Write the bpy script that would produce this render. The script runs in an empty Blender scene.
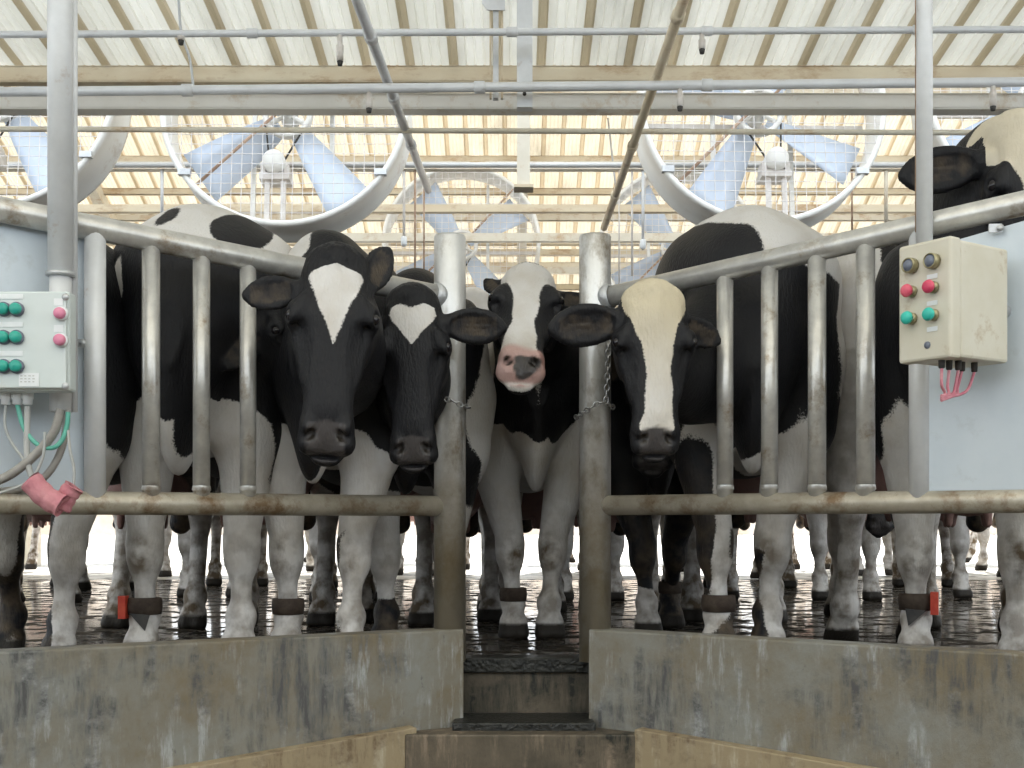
import bpy, math, random
import numpy as np
from mathutils import Vector, Matrix
random.seed(7)
S = bpy.context.scene
COL = S.collection
# ------------------------------------------------------------------ camera
EYE = 0.47
FPX = 1200.0
cam_d = bpy.data.cameras.new('camera'); cam = bpy.data.objects.new('camera', cam_d); COL.objects.link(cam)
cam.location = (0, 0, EYE); cam.rotation_euler = (math.radians(90), 0, 0)
cam_d.sensor_width = 36; cam_d.lens = 36*FPX/1024; cam_d.shift_y = (522-384)/1024
cam_d.clip_end = 500
S.camera = cam
# ------------------------------------------------------------------ sky, sun, exposure
w = bpy.data.worlds.new('sky'); S.world = w; w.use_nodes = True
nt = w.node_tree; nt.nodes.clear()
out = nt.nodes.new('ShaderNodeOutputWorld'); bg = nt.nodes.new('ShaderNodeBackground')
bg.inputs[0].default_value = (0.87, 0.94, 1.0, 1); bg.inputs[1].default_value = 2.35
nt.links.new(bg.outputs[0], out.inputs[0])
sun_d = bpy.data.lights.new('sun', 'SUN'); sun = bpy.data.objects.new('sun', sun_d); COL.objects.link(sun)
sun_d.energy = 11; sun_d.angle = math.radians(1.0); sun_d.color = (1, .95, .86)
sun.rotation_euler = Vector((-0.22, -1.10, -1.0)).to_track_quat('-Z', 'Y').to_euler()
S.view_settings.view_transform = 'Standard'; S.view_settings.look = 'None'
S.view_settings.exposure = 0.22; S.view_settings.gamma = 1.0
S.view_settings.use_curve_mapping = False

def W(px, py, Y):
    """point of the place seen at a pixel, at depth Y"""
    return Vector(((px-512)/FPX*Y, Y, EYE+(522-py)/FPX*Y))

# ------------------------------------------------------------------ materials
def mat(name): 
    m = bpy.data.materials.new(name); m.use_nodes = True
    return m, m.node_tree, m.node_tree.nodes['Principled BSDF']
def noisy(name, c1, c2, scale=8, rough=.6, metal=0., lo=.4, hi=.6, bump=.0, bscale=60, c3=None, s3=2.5, lo3=.55, hi3=.7, stretch=(1,1,1), rough2=None):
    m, t, p = mat(name)
    N = t.nodes.new; L = t.links.new
    tc = N('ShaderNodeTexCoord'); mp = N('ShaderNodeMapping'); mp.inputs['Scale'].default_value = stretch
    L(tc.outputs['Object'], mp.inputs[0])
    n = N('ShaderNodeTexNoise'); n.inputs['Scale'].default_value = scale; n.inputs['Detail'].default_value = 6; n.inputs['Roughness'].default_value = .65
    L(mp.outputs[0], n.inputs['Vector'])
    r = N('ShaderNodeValToRGB'); r.color_ramp.elements[0].position = lo; r.color_ramp.elements[1].position = hi
    r.color_ramp.elements[0].color = (*c1, 1); r.color_ramp.elements[1].color = (*c2, 1)
    L(n.outputs[0], r.inputs[0]); col = r.outputs[0]
    if c3:
        n3 = N('ShaderNodeTexNoise'); n3.inputs['Scale'].default_value = s3; n3.inputs['Detail'].default_value = 8; n3.inputs['Roughness'].default_value = .7
        L(mp.outputs[0], n3.inputs['Vector'])
        r3 = N('ShaderNodeMapRange'); r3.inputs['From Min'].default_value = lo3; r3.inputs['From Max'].default_value = hi3
        L(n3.outputs[0], r3.inputs['Value'])
        mx = N('ShaderNodeMix'); mx.data_type = 'RGBA'; mx.inputs[7].default_value = (*c3, 1)
        L(r3.outputs[0], mx.inputs[0]); L(col, mx.inputs[6]); col = mx.outputs[2]
    L(col, p.inputs['Base Color'])
    p.inputs['Roughness'].default_value = rough; p.inputs['Metallic'].default_value = metal
    if rough2 is not None:
        rr = N('ShaderNodeMapRange'); rr.inputs['From Min'].default_value = lo; rr.inputs['From Max'].default_value = hi
        rr.inputs['To Min'].default_value = rough; rr.inputs['To Max'].default_value = rough2
        L(n.outputs[0], rr.inputs['Value']); L(rr.outputs[0], p.inputs['Roughness'])
    if bump:
        nb = N('ShaderNodeTexNoise'); nb.inputs['Scale'].default_value = bscale; nb.inputs['Detail'].default_value = 5
        L(mp.outputs[0], nb.inputs['Vector'])
        b = N('ShaderNodeBump'); b.inputs['Strength'].default_value = bump; b.inputs['Distance'].default_value = .01
        L(nb.outputs[0], b.inputs['Height']); L(b.outputs[0], p.inputs['Normal'])
    return m
M = {}
M['galv'] = noisy('galvanised_steel', (.42,.43,.44), (.60,.61,.62), 14, .42, .55, .35, .7, .05, 90, c3=(.30,.24,.17), s3=5, lo3=.58, hi3=.75)
M['rail'] = noisy('worn_galvanised_rail', (.48,.47,.45), (.66,.65,.61), 16, .33, .5, .35, .7, .08, 90, c3=(.27,.20,.13), s3=9, lo3=.55, hi3=.7)
M['postm'] = noisy('worn_steel_post', (.54,.54,.53), (.70,.70,.69), 10, .34, .55, .3, .7, .1, 120, c3=(.22,.18,.13), s3=7, lo3=.5, hi3=.68, stretch=(1,1,.6))
M['white'] = noisy('white_painted_steel', (.62,.63,.64), (.74,.75,.76), 9, .4, .1, .3, .7, 0, 60, c3=(.42,.30,.22), s3=6, lo3=.62, hi3=.78)
M['sheet'] = noisy('pale_blue_grey_sheet', (.50,.56,.61), (.58,.63,.67), 4, .45, .2, .3, .7, .04, 30, c3=(.34,.35,.34), s3=3, lo3=.58, hi3=.8)
M['lowrail'] = noisy('brown_stained_low_rail', (.36,.32,.25), (.52,.48,.40), 12, .4, .35, .35, .7, .08, 90, c3=(.20,.13,.07), s3=9, lo3=.5, hi3=.66)
M['beam'] = noisy('pale_eave_beam', (.74,.72,.66), (.82,.80,.75), 6, .5, 0, .3, .7, 0, 60, c3=(.55,.42,.27), s3=7, lo3=.56, hi3=.74)
M['cream'] = noisy('cream_painted_steel', (.66,.60,.48), (.74,.69,.58), 6, .5, 0, .3, .7, 0, 60, c3=(.50,.33,.17), s3=7, lo3=.52, hi3=.72)
M['tan'] = noisy('tan_stained_steel', (.62,.50,.34), (.74,.66,.50), 6, .6, 0, .3, .7, 0, 60, c3=(.42,.26,.13), s3=9, lo3=.52, hi3=.7, stretch=(.4,1,1))
M['fanw'] = noisy('fan_white', (.78,.76,.71), (.84,.83,.79), 5, .45, 0, .3, .7, 0, 60, c3=(.52,.42,.33), s3=6, lo3=.58, hi3=.78)
M['blade'] = noisy('fan_blade_blue_grey', (.52,.60,.72), (.62,.68,.78), 3, .4, .1, .3, .7)
M['wire'] = noisy('grille_wire', (.66,.62,.60), (.78,.76,.75), 20, .5, 0, .4, .6)
M['belt'] = noisy('black_rubber', (.03,.03,.03), (.06,.055,.05), 20, .7)
M['boxw'] = noisy('pale_green_white_box', (.60,.66,.65), (.66,.71,.70), 6, .4, 0, .3, .7, c3=(.5,.47,.4), s3=4, lo3=.62, hi3=.8)
M['boxc'] = noisy('cream_plastic_box', (.62,.58,.47), (.68,.65,.56), 8, .5, 0, .3, .7, c3=(.42,.31,.18), s3=9, lo3=.58, hi3=.74)
M['label'] = noisy('white_label', (.75,.78,.79), (.8,.82,.83), 20, .5)
M['green'] = noisy('green_button', (.02,.34,.27), (.03,.40,.31), 20, .35)
M['teal'] = noisy('turquoise_button', (.03,.48,.40), (.04,.54,.44), 20, .35)
M['pinkb'] = noisy('pink_button', (.70,.22,.36), (.76,.32,.42), 20, .4)
M['redb'] = noisy('red_button', (.62,.05,.12), (.72,.12,.18), 20, .4)
M['greyb'] = noisy('grey_button', (.12,.14,.19), (.18,.2,.25), 20, .3)
M['brass'] = noisy('dirty_brass_collar', (.30,.27,.16), (.42,.38,.24), 20, .4, .6)
M['cableg'] = noisy('green_cable', (.10,.42,.32), (.16,.5,.40), 20, .5)
M['cablew'] = noisy('grey_cable', (.40,.41,.40), (.5,.5,.48), 20, .5)
M['pinkc'] = noisy('pink_cable', (.55,.16,.22), (.66,.3,.34), 20, .5)
M['foam'] = noisy('pink_foam_tube', (.50,.18,.22), (.60,.28,.30), 18, .85, 0, .3, .7, .5, 60)
M['conduit'] = noisy('grey_conduit', (.33,.31,.28), (.42,.40,.37), 20, .6)
M['chain'] = noisy('chain_steel', (.35,.35,.36), (.5,.5,.5), 20, .3, .8)
M['band'] = noisy('brown_leg_band', (.035,.022,.015), (.07,.05,.035), 20, .8)
M['tagr'] = noisy('red_tag', (.50,.04,.02), (.6,.08,.04), 20, .5)
M['rust'] = noisy('rusty_rod', (.34,.22,.15), (.5,.36,.26), 20, .7)
M['nozz'] = noisy('pale_nozzle', (.60,.55,.5), (.7,.66,.62), 20, .5)
def stain_up(m, z0, z1, colr, amt):
    """muck splashed up a post, thinning out with height"""
    t = m.node_tree; N = t.nodes.new; L = t.links.new; p = t.nodes['Principled BSDF']; src = p.inputs['Base Color'].links[0].from_socket
    g = N('ShaderNodeNewGeometry'); s = N('ShaderNodeSeparateXYZ'); L(g.outputs['Position'], s.inputs[0])
    r = N('ShaderNodeMapRange'); r.inputs['From Min'].default_value = z1; r.inputs['From Max'].default_value = z0; L(s.outputs[2], r.inputs['Value'])
    n = N('ShaderNodeTexNoise'); n.inputs['Scale'].default_value = 11; n.inputs['Detail'].default_value = 7; n.inputs['Roughness'].default_value = .7; L(g.outputs['Position'], n.inputs['Vector'])
    a = N('ShaderNodeMath'); a.operation = 'ADD'; L(r.outputs[0], a.inputs[0]); L(n.outputs[0], a.inputs[1])
    q = N('ShaderNodeMapRange'); q.inputs['From Min'].default_value = .62; q.inputs['From Max'].default_value = 1.25; q.inputs['To Max'].default_value = amt; L(a.outputs[0], q.inputs['Value'])
    x = N('ShaderNodeMix'); x.data_type = 'RGBA'; L(q.outputs[0], x.inputs[0]); L(src, x.inputs[6]); x.inputs[7].default_value = (*colr, 1); L(x.outputs[2], p.inputs['Base Color'])
stain_up(M['postm'], .1, 1.0, (.27,.22,.14), .8)
M['eye'], _t, _p = mat('eye_gloss'); _p.inputs['Base Color'].default_value = (.008,.006,.008,1); _p.inputs['Roughness'].default_value = .06
M['tread'] = noisy('wet_black_chequer_plate', (.012,.013,.012), (.05,.05,.045), 22, .35, .3, .35, .7, .9, 70)
# stained concrete: streaks that run down the face
def concrete(name, base, dark, light, brown, bs=.5):
    m, t, p = mat(name); N = t.nodes.new; L = t.links.new
    tc = N('ShaderNodeTexCoord')
    def ns(scale, st, detail=8, rough=.7):
        mp = N('ShaderNodeMapping'); mp.inputs['Scale'].default_value = st; L(tc.outputs['Object'], mp.inputs[0])
        n = N('ShaderNodeTexNoise'); n.inputs['Scale'].default_value = scale; n.inputs['Detail'].default_value = detail; n.inputs['Roughness'].default_value = rough
        L(mp.outputs[0], n.inputs['Vector']); return n.outputs[0]
    def rng(x, a, b):
        r = N('ShaderNodeMapRange'); r.inputs['From Min'].default_value = a; r.inputs['From Max'].default_value = b; L(x, r.inputs['Value']); return r.outputs[0]
    def mix(f, a, b):
        x = N('ShaderNodeMix'); x.data_type = 'RGBA'; L(f, x.inputs[0])
        for i, c in ((6, a), (7, b)):
            if isinstance(c, tuple): x.inputs[i].default_value = (*c, 1)
            else: L(c, x.inputs[i])
        return x.outputs[2]
    big = ns(2.2, (1,1,1.3)); streak = ns(26, (1,1,.16)); fine = ns(60, (1,1,.5)); med = ns(4, (1,1,.7))
    mul = N('ShaderNodeMath'); mul.operation = 'MULTIPLY'; L(rng(big, .48, .57), mul.inputs[0]); L(rng(streak, .42, .6), mul.inputs[1])
    mul2 = N('ShaderNodeMath'); mul2.operation = 'MULTIPLY'; L(rng(med, .44, .58), mul2.inputs[0]); L(rng(streak, .5, .64), mul2.inputs[1])
    c = mix(rng(ns(1.6, (1,1,1)), .42, .6), base, brown)
    c = mix(mul2.outputs[0], c, light)
    c = mix(mul.outputs[0], c, dark)
    c = mix(rng(fine, .62, .76), c, dark)
    L(c, p.inputs['Base Color']); p.inputs['Roughness'].default_value = .62
    b = N('ShaderNodeBump'); b.inputs['Strength'].default_value = bs; b.inputs['Distance'].default_value = .006
    L(fine, b.inputs['Height']); L(b.outputs[0], p.inputs['Normal'])
    return m
M['kerb'] = concrete('stained_concrete_kerb', (.24,.24,.215), (.085,.085,.085), (.41,.425,.43), (.19,.155,.10))
M['lower'] = concrete('ochre_stained_concrete', (.33,.26,.16), (.15,.10,.055), (.48,.42,.31), (.36,.29,.18))
M['stepm'] = concrete('slimy_step_concrete', (.15,.12,.085), (.015,.017,.013), (.26,.20,.145), (.07,.06,.042))
# wet floor
m, t, p = mat('wet_mucky_concrete'); M['floor'] = m
N = t.nodes.new; L = t.links.new
tc = N('ShaderNodeTexCoord')
n1 = N('ShaderNodeTexNoise'); n1.inputs['Scale'].default_value = 7; n1.inputs['Detail'].default_value = 9; n1.inputs['Roughness'].default_value = .68
n2 = N('ShaderNodeTexNoise'); n2.inputs['Scale'].default_value = 22; n2.inputs['Detail'].default_value = 8; n2.inputs['Roughness'].default_value = .7
L(tc.outputs['Object'], n1.inputs['Vector']); L(tc.outputs['Object'], n2.inputs['Vector'])
r = N('ShaderNodeValToRGB'); r.color_ramp.elements[0].color = (.014,.012,.010,1); r.color_ramp.elements[1].color = (.10,.082,.062,1)
r.color_ramp.elements[0].position = .4; r.color_ramp.elements[1].position = .68
L(n2.outputs[0], r.inputs[0]); L(r.outputs[0], p.inputs['Base Color'])
mr = N('ShaderNodeMapRange'); mr.inputs['From Min'].default_value = .46; mr.inputs['From Max'].default_value = .50; mr.inputs['To Min'].default_value = .75; mr.inputs['To Max'].default_value = .07
L(n1.outputs[0], mr.inputs['Value']); L(mr.outputs[0], p.inputs['Roughness'])
ms = N('ShaderNodeMapRange'); ms.inputs['From Min'].default_value = .46; ms.inputs['From Max'].default_value = .51; ms.inputs['To Min'].default_value = .12; ms.inputs['To Max'].default_value = .8
L(n1.outputs[0], ms.inputs['Value']); L(ms.outputs[0], p.inputs['Specular IOR Level'])
hm_ = N('ShaderNodeMapRange'); hm_.inputs['From Min'].default_value = .45; hm_.inputs['From Max'].default_value = .50; hm_.inputs['To Min'].default_value = 1; hm_.inputs['To Max'].default_value = .015
L(n1.outputs[0], hm_.inputs['Value'])
mm = N('ShaderNodeMath'); mm.operation = 'MULTIPLY'; L(n2.outputs[0], mm.inputs[0]); L(hm_.outputs[0], mm.inputs[1])
b = N('ShaderNodeBump'); b.inputs['Strength'].default_value = .9; b.inputs['Distance'].default_value = .012
L(mm.outputs[0], b.inputs['Height']); L(b.outputs[0], p.inputs['Normal'])
M['yard'] = noisy('sunlit_yard_concrete', (.52,.50,.46), (.74,.72,.68), 1.5, .5, c3=(.10,.09,.075), s3=3.5, lo3=.50, hi3=.58)
M['farwall'] = noisy('pale_distant_wall', (.72,.55,.42), (.8,.72,.62), .6, .8)
# roof sheet: lets daylight through a little
def sheetmat(name, c1, c2, trans):
    m = noisy(name, c1, c2, 5, .6, 0, .35, .65, 0, 60, c3=tuple(x*.72 for x in c1), s3=3, lo3=.5, hi3=.72, stretch=(1,.12,1))
    t = m.node_tree; p = t.nodes['Principled BSDF']; o = [n for n in t.nodes if n.type == 'OUTPUT_MATERIAL'][0]
    tr = t.nodes.new('ShaderNodeBsdfTranslucent'); mx = t.nodes.new('ShaderNodeMixShader'); mx.inputs[0].default_value = trans
    src = p.inputs['Base Color'].links[0].from_socket
    t.links.new(src, tr.inputs[0]); t.links.new(p.outputs[0], mx.inputs[1]); t.links.new(tr.outputs[0], mx.inputs[2]); t.links.new(mx.outputs[0], o.inputs[0])
    return m
M['roof'] = sheetmat('cream_roof_sheet', (.70,.69,.62), (.82,.81,.75), .5)
M['rib'] = sheetmat('brown_roof_rib', (.42,.36,.25), (.54,.47,.34), .35)  # groove faces a darker brown than the pan
M['roof2'] = sheetmat('tan_cream_barn_sheet', (.64,.58,.46), (.76,.70,.58), .22)
M['rib2'] = sheetmat('tan_barn_rib', (.50,.41,.28), (.62,.53,.38), .2)
# cow hide reads the coat fields stored on each cow
m, t, p = mat('cow_hide'); M['cow'] = m
N = t.nodes.new; L = t.links.new
def attr(n):
    a = N('ShaderNodeAttribute'); a.attribute_name = n; return a.outputs['Fac']
tc = N('ShaderNodeTexCoord')
def ns(scale, detail=4, st=(1,1,1)):
    mp = N('ShaderNodeMapping'); mp.inputs['Scale'].default_value = st; L(tc.outputs['Object'], mp.inputs[0])
    n = N('ShaderNodeTexNoise'); n.inputs['Scale'].default_value = scale; n.inputs['Detail'].default_value = detail; L(mp.outputs[0], n.inputs['Vector']); return n.outputs[0]
def mr(x, a, b, c=0, d=1):
    r = N('ShaderNodeMapRange'); r.inputs['From Min'].default_value = a; r.inputs['From Max'].default_value = b
    r.inputs['To Min'].default_value = c; r.inputs['To Max'].default_value = d; L(x, r.inputs['Value']); return r.outputs[0]
def math_(op, a, b):
    x = N('ShaderNodeMath'); x.operation = op
    for i, v in enumerate((a, b)):
        if isinstance(v, (int, float)): x.inputs[i].default_value = v
        else: L(v, x.inputs[i])
    return x.outputs[0]
def mixc(f, a, b):
    x = N('ShaderNodeMix'); x.data_type = 'RGBA'
    L(f, x.inputs[0])
    for i, c in ((6, a), (7, b)):
        if isinstance(c, tuple): x.inputs[i].default_value = (*c, 1)
        else: L(c, x.inputs[i])
    return x.outputs[2]
fr = ns(9, 3); ff = ns(160, 2)
edge = math_('ADD', attr('coat'), math_('ADD', mr(fr, 0, 1, -.014, .014), mr(ff, 0, 1, -.007, .007)))
wmask = mr(edge, -.002, .003)
blackc = mixc(mr(ns(4, 5), .4, .7), (.006,.006,.008), (.012,.012,.014))
whitec = mixc(mr(ns(7, 6), .45, .7), (.66,.64,.62), (.56,.52,.47))
whitec = mixc(attr('cream'), whitec, (.58,.50,.34))
c = mixc(wmask, blackc, whitec)
dm = math_('MULTIPLY', attr('dirt_shade'), mr(ns(16, 6), .38, .62))
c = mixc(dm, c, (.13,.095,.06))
c = mixc(attr('pink'), c, (.52,.30,.27))
c = mixc(attr('nose'), c, (.068,.062,.062))
c = mixc(attr('hoof_nostril'), c, (.022,.018,.014))
L(c, p.inputs['Base Color'])
L(math_('SUBTRACT', .56, math_('MULTIPLY', attr('nose'), .28)), p.inputs['Roughness'])
p.inputs['Sheen Weight'].default_value = .0; p.inputs['Sheen Roughness'].default_value = .4
p.inputs['Specular IOR Level'].default_value = .3
b = N('ShaderNodeBump'); b.inputs['Strength'].default_value = .42; b.inputs['Distance'].default_value = .008
L(math_('ADD', ns(140, 2, (1,1,.35)), math_('MULTIPLY', ns(22, 3), .8)), b.inputs['Height']); L(b.outputs[0], p.inputs['Normal'])

# ------------------------------------------------------------------ mesh helpers
class MB:
    def __init__(s): s.v = []; s.f = []; s.mi = []; s.sm = []
    def add(s, vs, fs, mi=0, smooth=False):
        o = len(s.v); s.v += [tuple(x) for x in vs]; s.f += [tuple(o+i for i in f) for f in fs]
        s.mi += [mi]*len(fs); s.sm += [smooth]*len(fs); return s
    def box(s, a, b, mi=0, R=None, bev=0):
        (x0,y0,z0),(x1,y1,z1) = a, b
        vs = [Vector(p) for p in ((x0,y0,z0),(x1,y0,z0),(x1,y1,z0),(x0,y1,z0),(x0,y0,z1),(x1,y0,z1),(x1,y1,z1),(x0,y1,z1))]
        if R: vs = [R @ v for v in vs]
        return s.add(vs, [(0,3,2,1),(4,5,6,7),(0,1,5,4),(1,2,6,5),(2,3,7,6),(3,0,4,7)], mi)
    def tube(s, pts, r, n=14, mi=0, cap=True, closed=False, flat=None):
        pts = [Vector(p) for p in pts]; m = len(pts)
        rs = r if isinstance(r, (list, tuple)) else [r]*m
        vs = []; prev = None
        for i, p in enumerate(pts):
            if closed: t = (pts[(i+1)%m]-pts[i-1]).normalized()
            else: t = (pts[min(i+1,m-1)]-pts[max(i-1,0)]).normalized()
            if prev is None:
                a = Vector((0,0,1)) if abs(t.z) < .9 else Vector((1,0,0))
                u = t.cross(a).normalized()
            else:
                u = (prev - t*prev.dot(t)).normalized()
            prev = u; v = t.cross(u)
            for k in range(n):
                an = 2*math.pi*k/n
                vs.append(p + (u*math.cos(an)+v*math.sin(an))*rs[i])
        fs = []
        for i in range(m if closed else m-1):
            j = (i+1) % m
            for k in range(n):
                fs.append((i*n+k, i*n+(k+1)%n, j*n+(k+1)%n, j*n+k))
        s.add(vs, fs, mi, True)
        if cap and not closed:
            s.add([vs[k] for k in range(n)], [tuple(reversed(range(n)))], mi)
            s.add([vs[(m-1)*n+k] for k in range(n)], [tuple(range(n))], mi)
        return s
    def lathe(s, prof, o, ax, n=32, mi=0, smooth=True):
        """prof: (radius, along)"""
        o = Vector(o); ax = Vector(ax).normalized()
        a = Vector((0,0,1)) if abs(ax.z) < .9 else Vector((1,0,0))
        u = ax.cross(a).normalized(); v = ax.cross(u)
        vs = []
        for (r, h) in prof:
            for k in range(n):
                an = 2*math.pi*k/n; vs.append(o+ax*h+(u*math.cos(an)+v*math.sin(an))*r)
        fs = []
        for i in range(len(prof)-1):
            for k in range(n): fs.append((i*n+k, (i+1)*n+k, (i+1)*n+(k+1)%n, i*n+(k+1)%n))
        return s.add(vs, fs, mi, smooth)
    def prism(s, poly, e, mi=0):
        """poly: 3D points of one face, e: extrusion vector"""
        poly = [Vector(p) for p in poly]; e = Vector(e); n = len(poly)
        vs = poly+[p+e for p in poly]
        return s.add(vs, [tuple(range(n)), tuple(range(2*n-1, n-1, -1))]+[(i, i+n, (i+1)%n+n, (i+1)%n) for i in range(n)], mi)
    def build(s, name, m, parent=None, origin=None, bevel=0):
        me = bpy.data.meshes.new(name)
        o = Vector(origin) if origin is not None else Vector((0,0,0))
        me.from_pydata([tuple(Vector(v)-o) for v in s.v], [], s.f)
        for x in (m if isinstance(m, (list, tuple)) else [m]): me.materials.append(x)
        me.polygons.foreach_set('material_index', s.mi); me.polygons.foreach_set('use_smooth', s.sm)
        me.update()
        import bmesh
        bm = bmesh.new(); bm.from_mesh(me); bmesh.ops.remove_doubles(bm, verts=bm.verts, dist=1e-6)
        bmesh.ops.recalc_face_normals(bm, faces=bm.faces); bm.to_mesh(me); bm.free()
        ob = bpy.data.objects.new(name, me); COL.objects.link(ob)
        ob.location = o
        if parent is not None:
            ob.parent = parent
            if origin is None: ob.location = -Vector(parent.location) if not parent.get('_local') else (0,0,0)
            else: ob.location = o - (Vector(parent.location) if not parent.get('_local') else Vector((0,0,0)))
        if bevel:
            b = ob.modifiers.new('bevel', 'BEVEL'); b.width = bevel; b.segments = 2; b.limit_method = 'ANGLE'
        return ob
def tag(o, label=None, cat=None, group=None, kind=None):
    for k, v in (('label', label), ('category', cat), ('group', group), ('kind', kind)):
        if v: o[k] = v
    return o
def thing(name, label, cat, loc=(0,0,0), group=None):
    o = bpy.data.objects.new(name, None); COL.objects.link(o); o.location = loc; o.empty_display_size = .1
    return tag(o, label, cat, group)
def struct(o): o['kind'] = 'structure'; return o
def arc(p0, p1, p2, n=10):
    p0, p1, p2 = Vector(p0), Vector(p1), Vector(p2)
    return [p0*(1-t)**2+p1*2*t*(1-t)+p2*t*t for t in [i/n for i in range(n+1)]]
def cr(pts, n=6):
    P = [Vector(p) for p in pts]; P = [P[0]]+P+[P[-1]]; o = []
    for i in range(1, len(P)-2):
        for k in range(n):
            t = k/n; a, b_, c_, d = P[i-1], P[i], P[i+1], P[i+2]
            o.append(.5*((2*b_)+(c_-a)*t+(2*a-5*b_+4*c_-d)*t*t+(3*b_-a-3*c_+d)*t**3))
    o.append(P[-2]); return o

# ------------------------------------------------------------------ setting: floors, kerbs, steps
GL = (-.211, 4.075); GR = (.282, 4.075)                 # gate posts
def fl(X): return 4.195+.57*X                            # left fence line, depth at X
def fr_(X): return 4.262-.664*X                          # right fence line
def lx(px): Y = 4.195/(1+.57*(512-px)/FPX); return Vector(((px-512)/FPX*Y, Y, 0))
def rx(px): Y = 4.262/(1+.664*(px-512)/FPX); return Vector(((px-512)/FPX*Y, Y, 0))
mb = MB()
e = 4.5
mb.add([(-e,fl(-e)+.1,0),(-.2,4.15,0),(.27,4.15,0),(e,fr_(e)+.1,0),(9,9.8,0),(-9,9.8,0)], [(0,1,5),(1,2,4,5),(2,3,4)])
mb.add([(-9,1.6,0),(-e,fl(-e)+.1,0),(-9,9.8,0),(9,1.2,0),(e,fr_(e)+.1,0),(9,9.8,0)], [(0,1,2),(3,5,4)])
struct(mb.build('floor', M['floor']))
struct(MB().box((-60,9.8,-.06),(60,90,-.005)).build('floor_yard', M['yard']))
struct(MB().box((-60,46,-.01),(60,46.4,3.2)).build('wall_far', M['farwall']))
struct(MB().box((-9,-3,-1.0),(9,4.4,-.9)).build('floor_pit', M['stepm']))
struct(MB().box((-6.3,-1.5,-1),(6.3,-1.4,1.6)).build('wall_back_blocker', M['kerb']))  # unseen wall added to block low sky light and darken legs and kerb
struct(MB().box((-9.2,-1.5,-1),(-9.1,9.8,1.3)).build('wall_side_blocker', M['kerb']))  # added out of view, cuts low light from this side
struct(MB().box((9.1,-1.5,-1),(9.2,9.8,1.3)).build('wall_east_blocker', M['kerb']))  # added opposite, unseen, holds back low light too
nL = Vector((.57,-1,0)).normalized(); nR = Vector((-.664,-1,0)).normalized()
def kerb(name, a, b, nrm, zl0, zl1, mname):
    a = Vector((a[0],a[1],0)); b = Vector((b[0],b[1],0))
    z = Vector((0,0,1))
    mb = MB().prism([a-z*.92, b-z*.92, b+z*.11, a+z*.11], -nrm*.10)
    struct(mb.build(name, M['kerb'], bevel=.006))
    o = nrm*.055
    a2 = a.lerp(b, .058); z2 = zl0+(zl1-zl0)*.058
    mb = MB().prism([a2-z*.92+nrm*.001, b-z*.92+nrm*.001, b+z*zl1+nrm*.001, a2+z*z2+nrm*.001], o)
    return struct(mb.build(mname, M['lower'], bevel=.004))
aL = lx(456)+nL*.06; bL = Vector((-3.2, fl(-3.2), 0))+nL*.06; aR = rx(597)+nR*.06; bR = Vector((3.2, fr_(3.2), 0))+nR*.06
kerb('wall_left', (aL.x,aL.y), (bL.x,bL.y), nL, -.180, -.44, 'trim_1')
kerb('wall_right', (aR.x,aR.y), (bR.x,bR.y), nR, -.185, -.39, 'trim_2')
st = thing('concrete_step', 'upper stained concrete step with black chequer plate edge, just below the gap between posts', 'step', (.03,3.9,-.23), 'steps down into the pit')
MB().box((-.225,4.147,-.9),(.315,4.30,-.004)).build('riser', M['stepm'], st, bevel=.008)
MB().box((-.197,4.125,-.048),(.268,4.24,.002)).build('nosing_plate', M['tread'], st, bevel=.004)
MB().box((-.196,3.93,-.222),(.275,4.146,-.188)).build('nosing_plate', M['tread'], st, bevel=.006)
st = thing('concrete_step', 'lower wider brown concrete step at the bottom edge of the picture', 'step', (.03,3.9,-.9), 'steps down into the pit')
MB().prism([(-.345,3.86,-.9),(.41,3.86,-.9),(.41,3.912,-.9),(.285,4.0,-.9),(.24,4.0,-.9),(.24,4.146,-.9),(-.168,4.146,-.9),(-.168,4.02,-.9),(-.21,4.0,-.9),(-.345,3.925,-.9)], (0,0,.686)).build('riser', M['stepm'], st, bevel=.006)

# ------------------------------------------------------------------ gate posts
def post(X, Y, label, rr=.053):
    t = thing('gate_post', label, 'post', (X,Y,0), 'posts on both sides of the gap')
    MB().lathe([(0,-.002),(rr,-.002),(rr,1.435),(rr-.003,1.442),(rr-.006,1.442),(rr-.007,1.43),(0,1.428)], (X,Y,0), (0,0,1), 36).build('tube', M['postm'], t)
    return t
post(*GL, 'left steel gate post beside the cow with the heart-shaped forehead mark', .054)
post(*GR, 'right steel gate post with the hanging chain on it', .054)

# ------------------------------------------------------------------ fences
def railpt(px, py, side):
    p = lx(px) if side < 0 else rx(px)
    return W(px, py, p.y)
# left
t = thing('pipe_fence', 'left pipe fence with pale sheet panel and slanting top rail', 'fence', tuple(lx(200)), 'pipe fences along the pit')
a, b_ = railpt(444,297,-1), railpt(-260,158,-1)
MB().tube([a, b_], .0365, 20).build('top_rail', M['rail'], t)
MB().lathe([(.036,0),(.045,.003),(.047,.016),(.045,.03),(.036,.034)], a+(b_-a).normalized()*.005, b_-a, 20).build('rail_collar', M['galv'], t)
a, b_ = railpt(444,506,-1), railpt(-260,500,-1)
MB().tube([a, b_], .0345, 20).build('bottom_rail', M['lowrail'], t)
def ytop_l(px): return 297+(px-444)*(297-218)/(444-40)
for px, rr in ((151,.0265),(201.5,.0260),(248,.0255)):
    o = lx(px)
    MB().tube([W(px, ytop_l(px), o.y), W(px, 503, o.y)], rr, 16).build('bar', M['rail'], t)
    MB().lathe([(rr,0),(rr+.003,.003),(rr+.001,.016)], W(px,491,o.y), (0,0,1), 16).build('weld', M['rail'], t)
o = lx(95); MB().tube([W(95, ytop_l(95), o.y), W(95, 503, o.y)], .031, 18).build('end_bar', M['white'], t)
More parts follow.
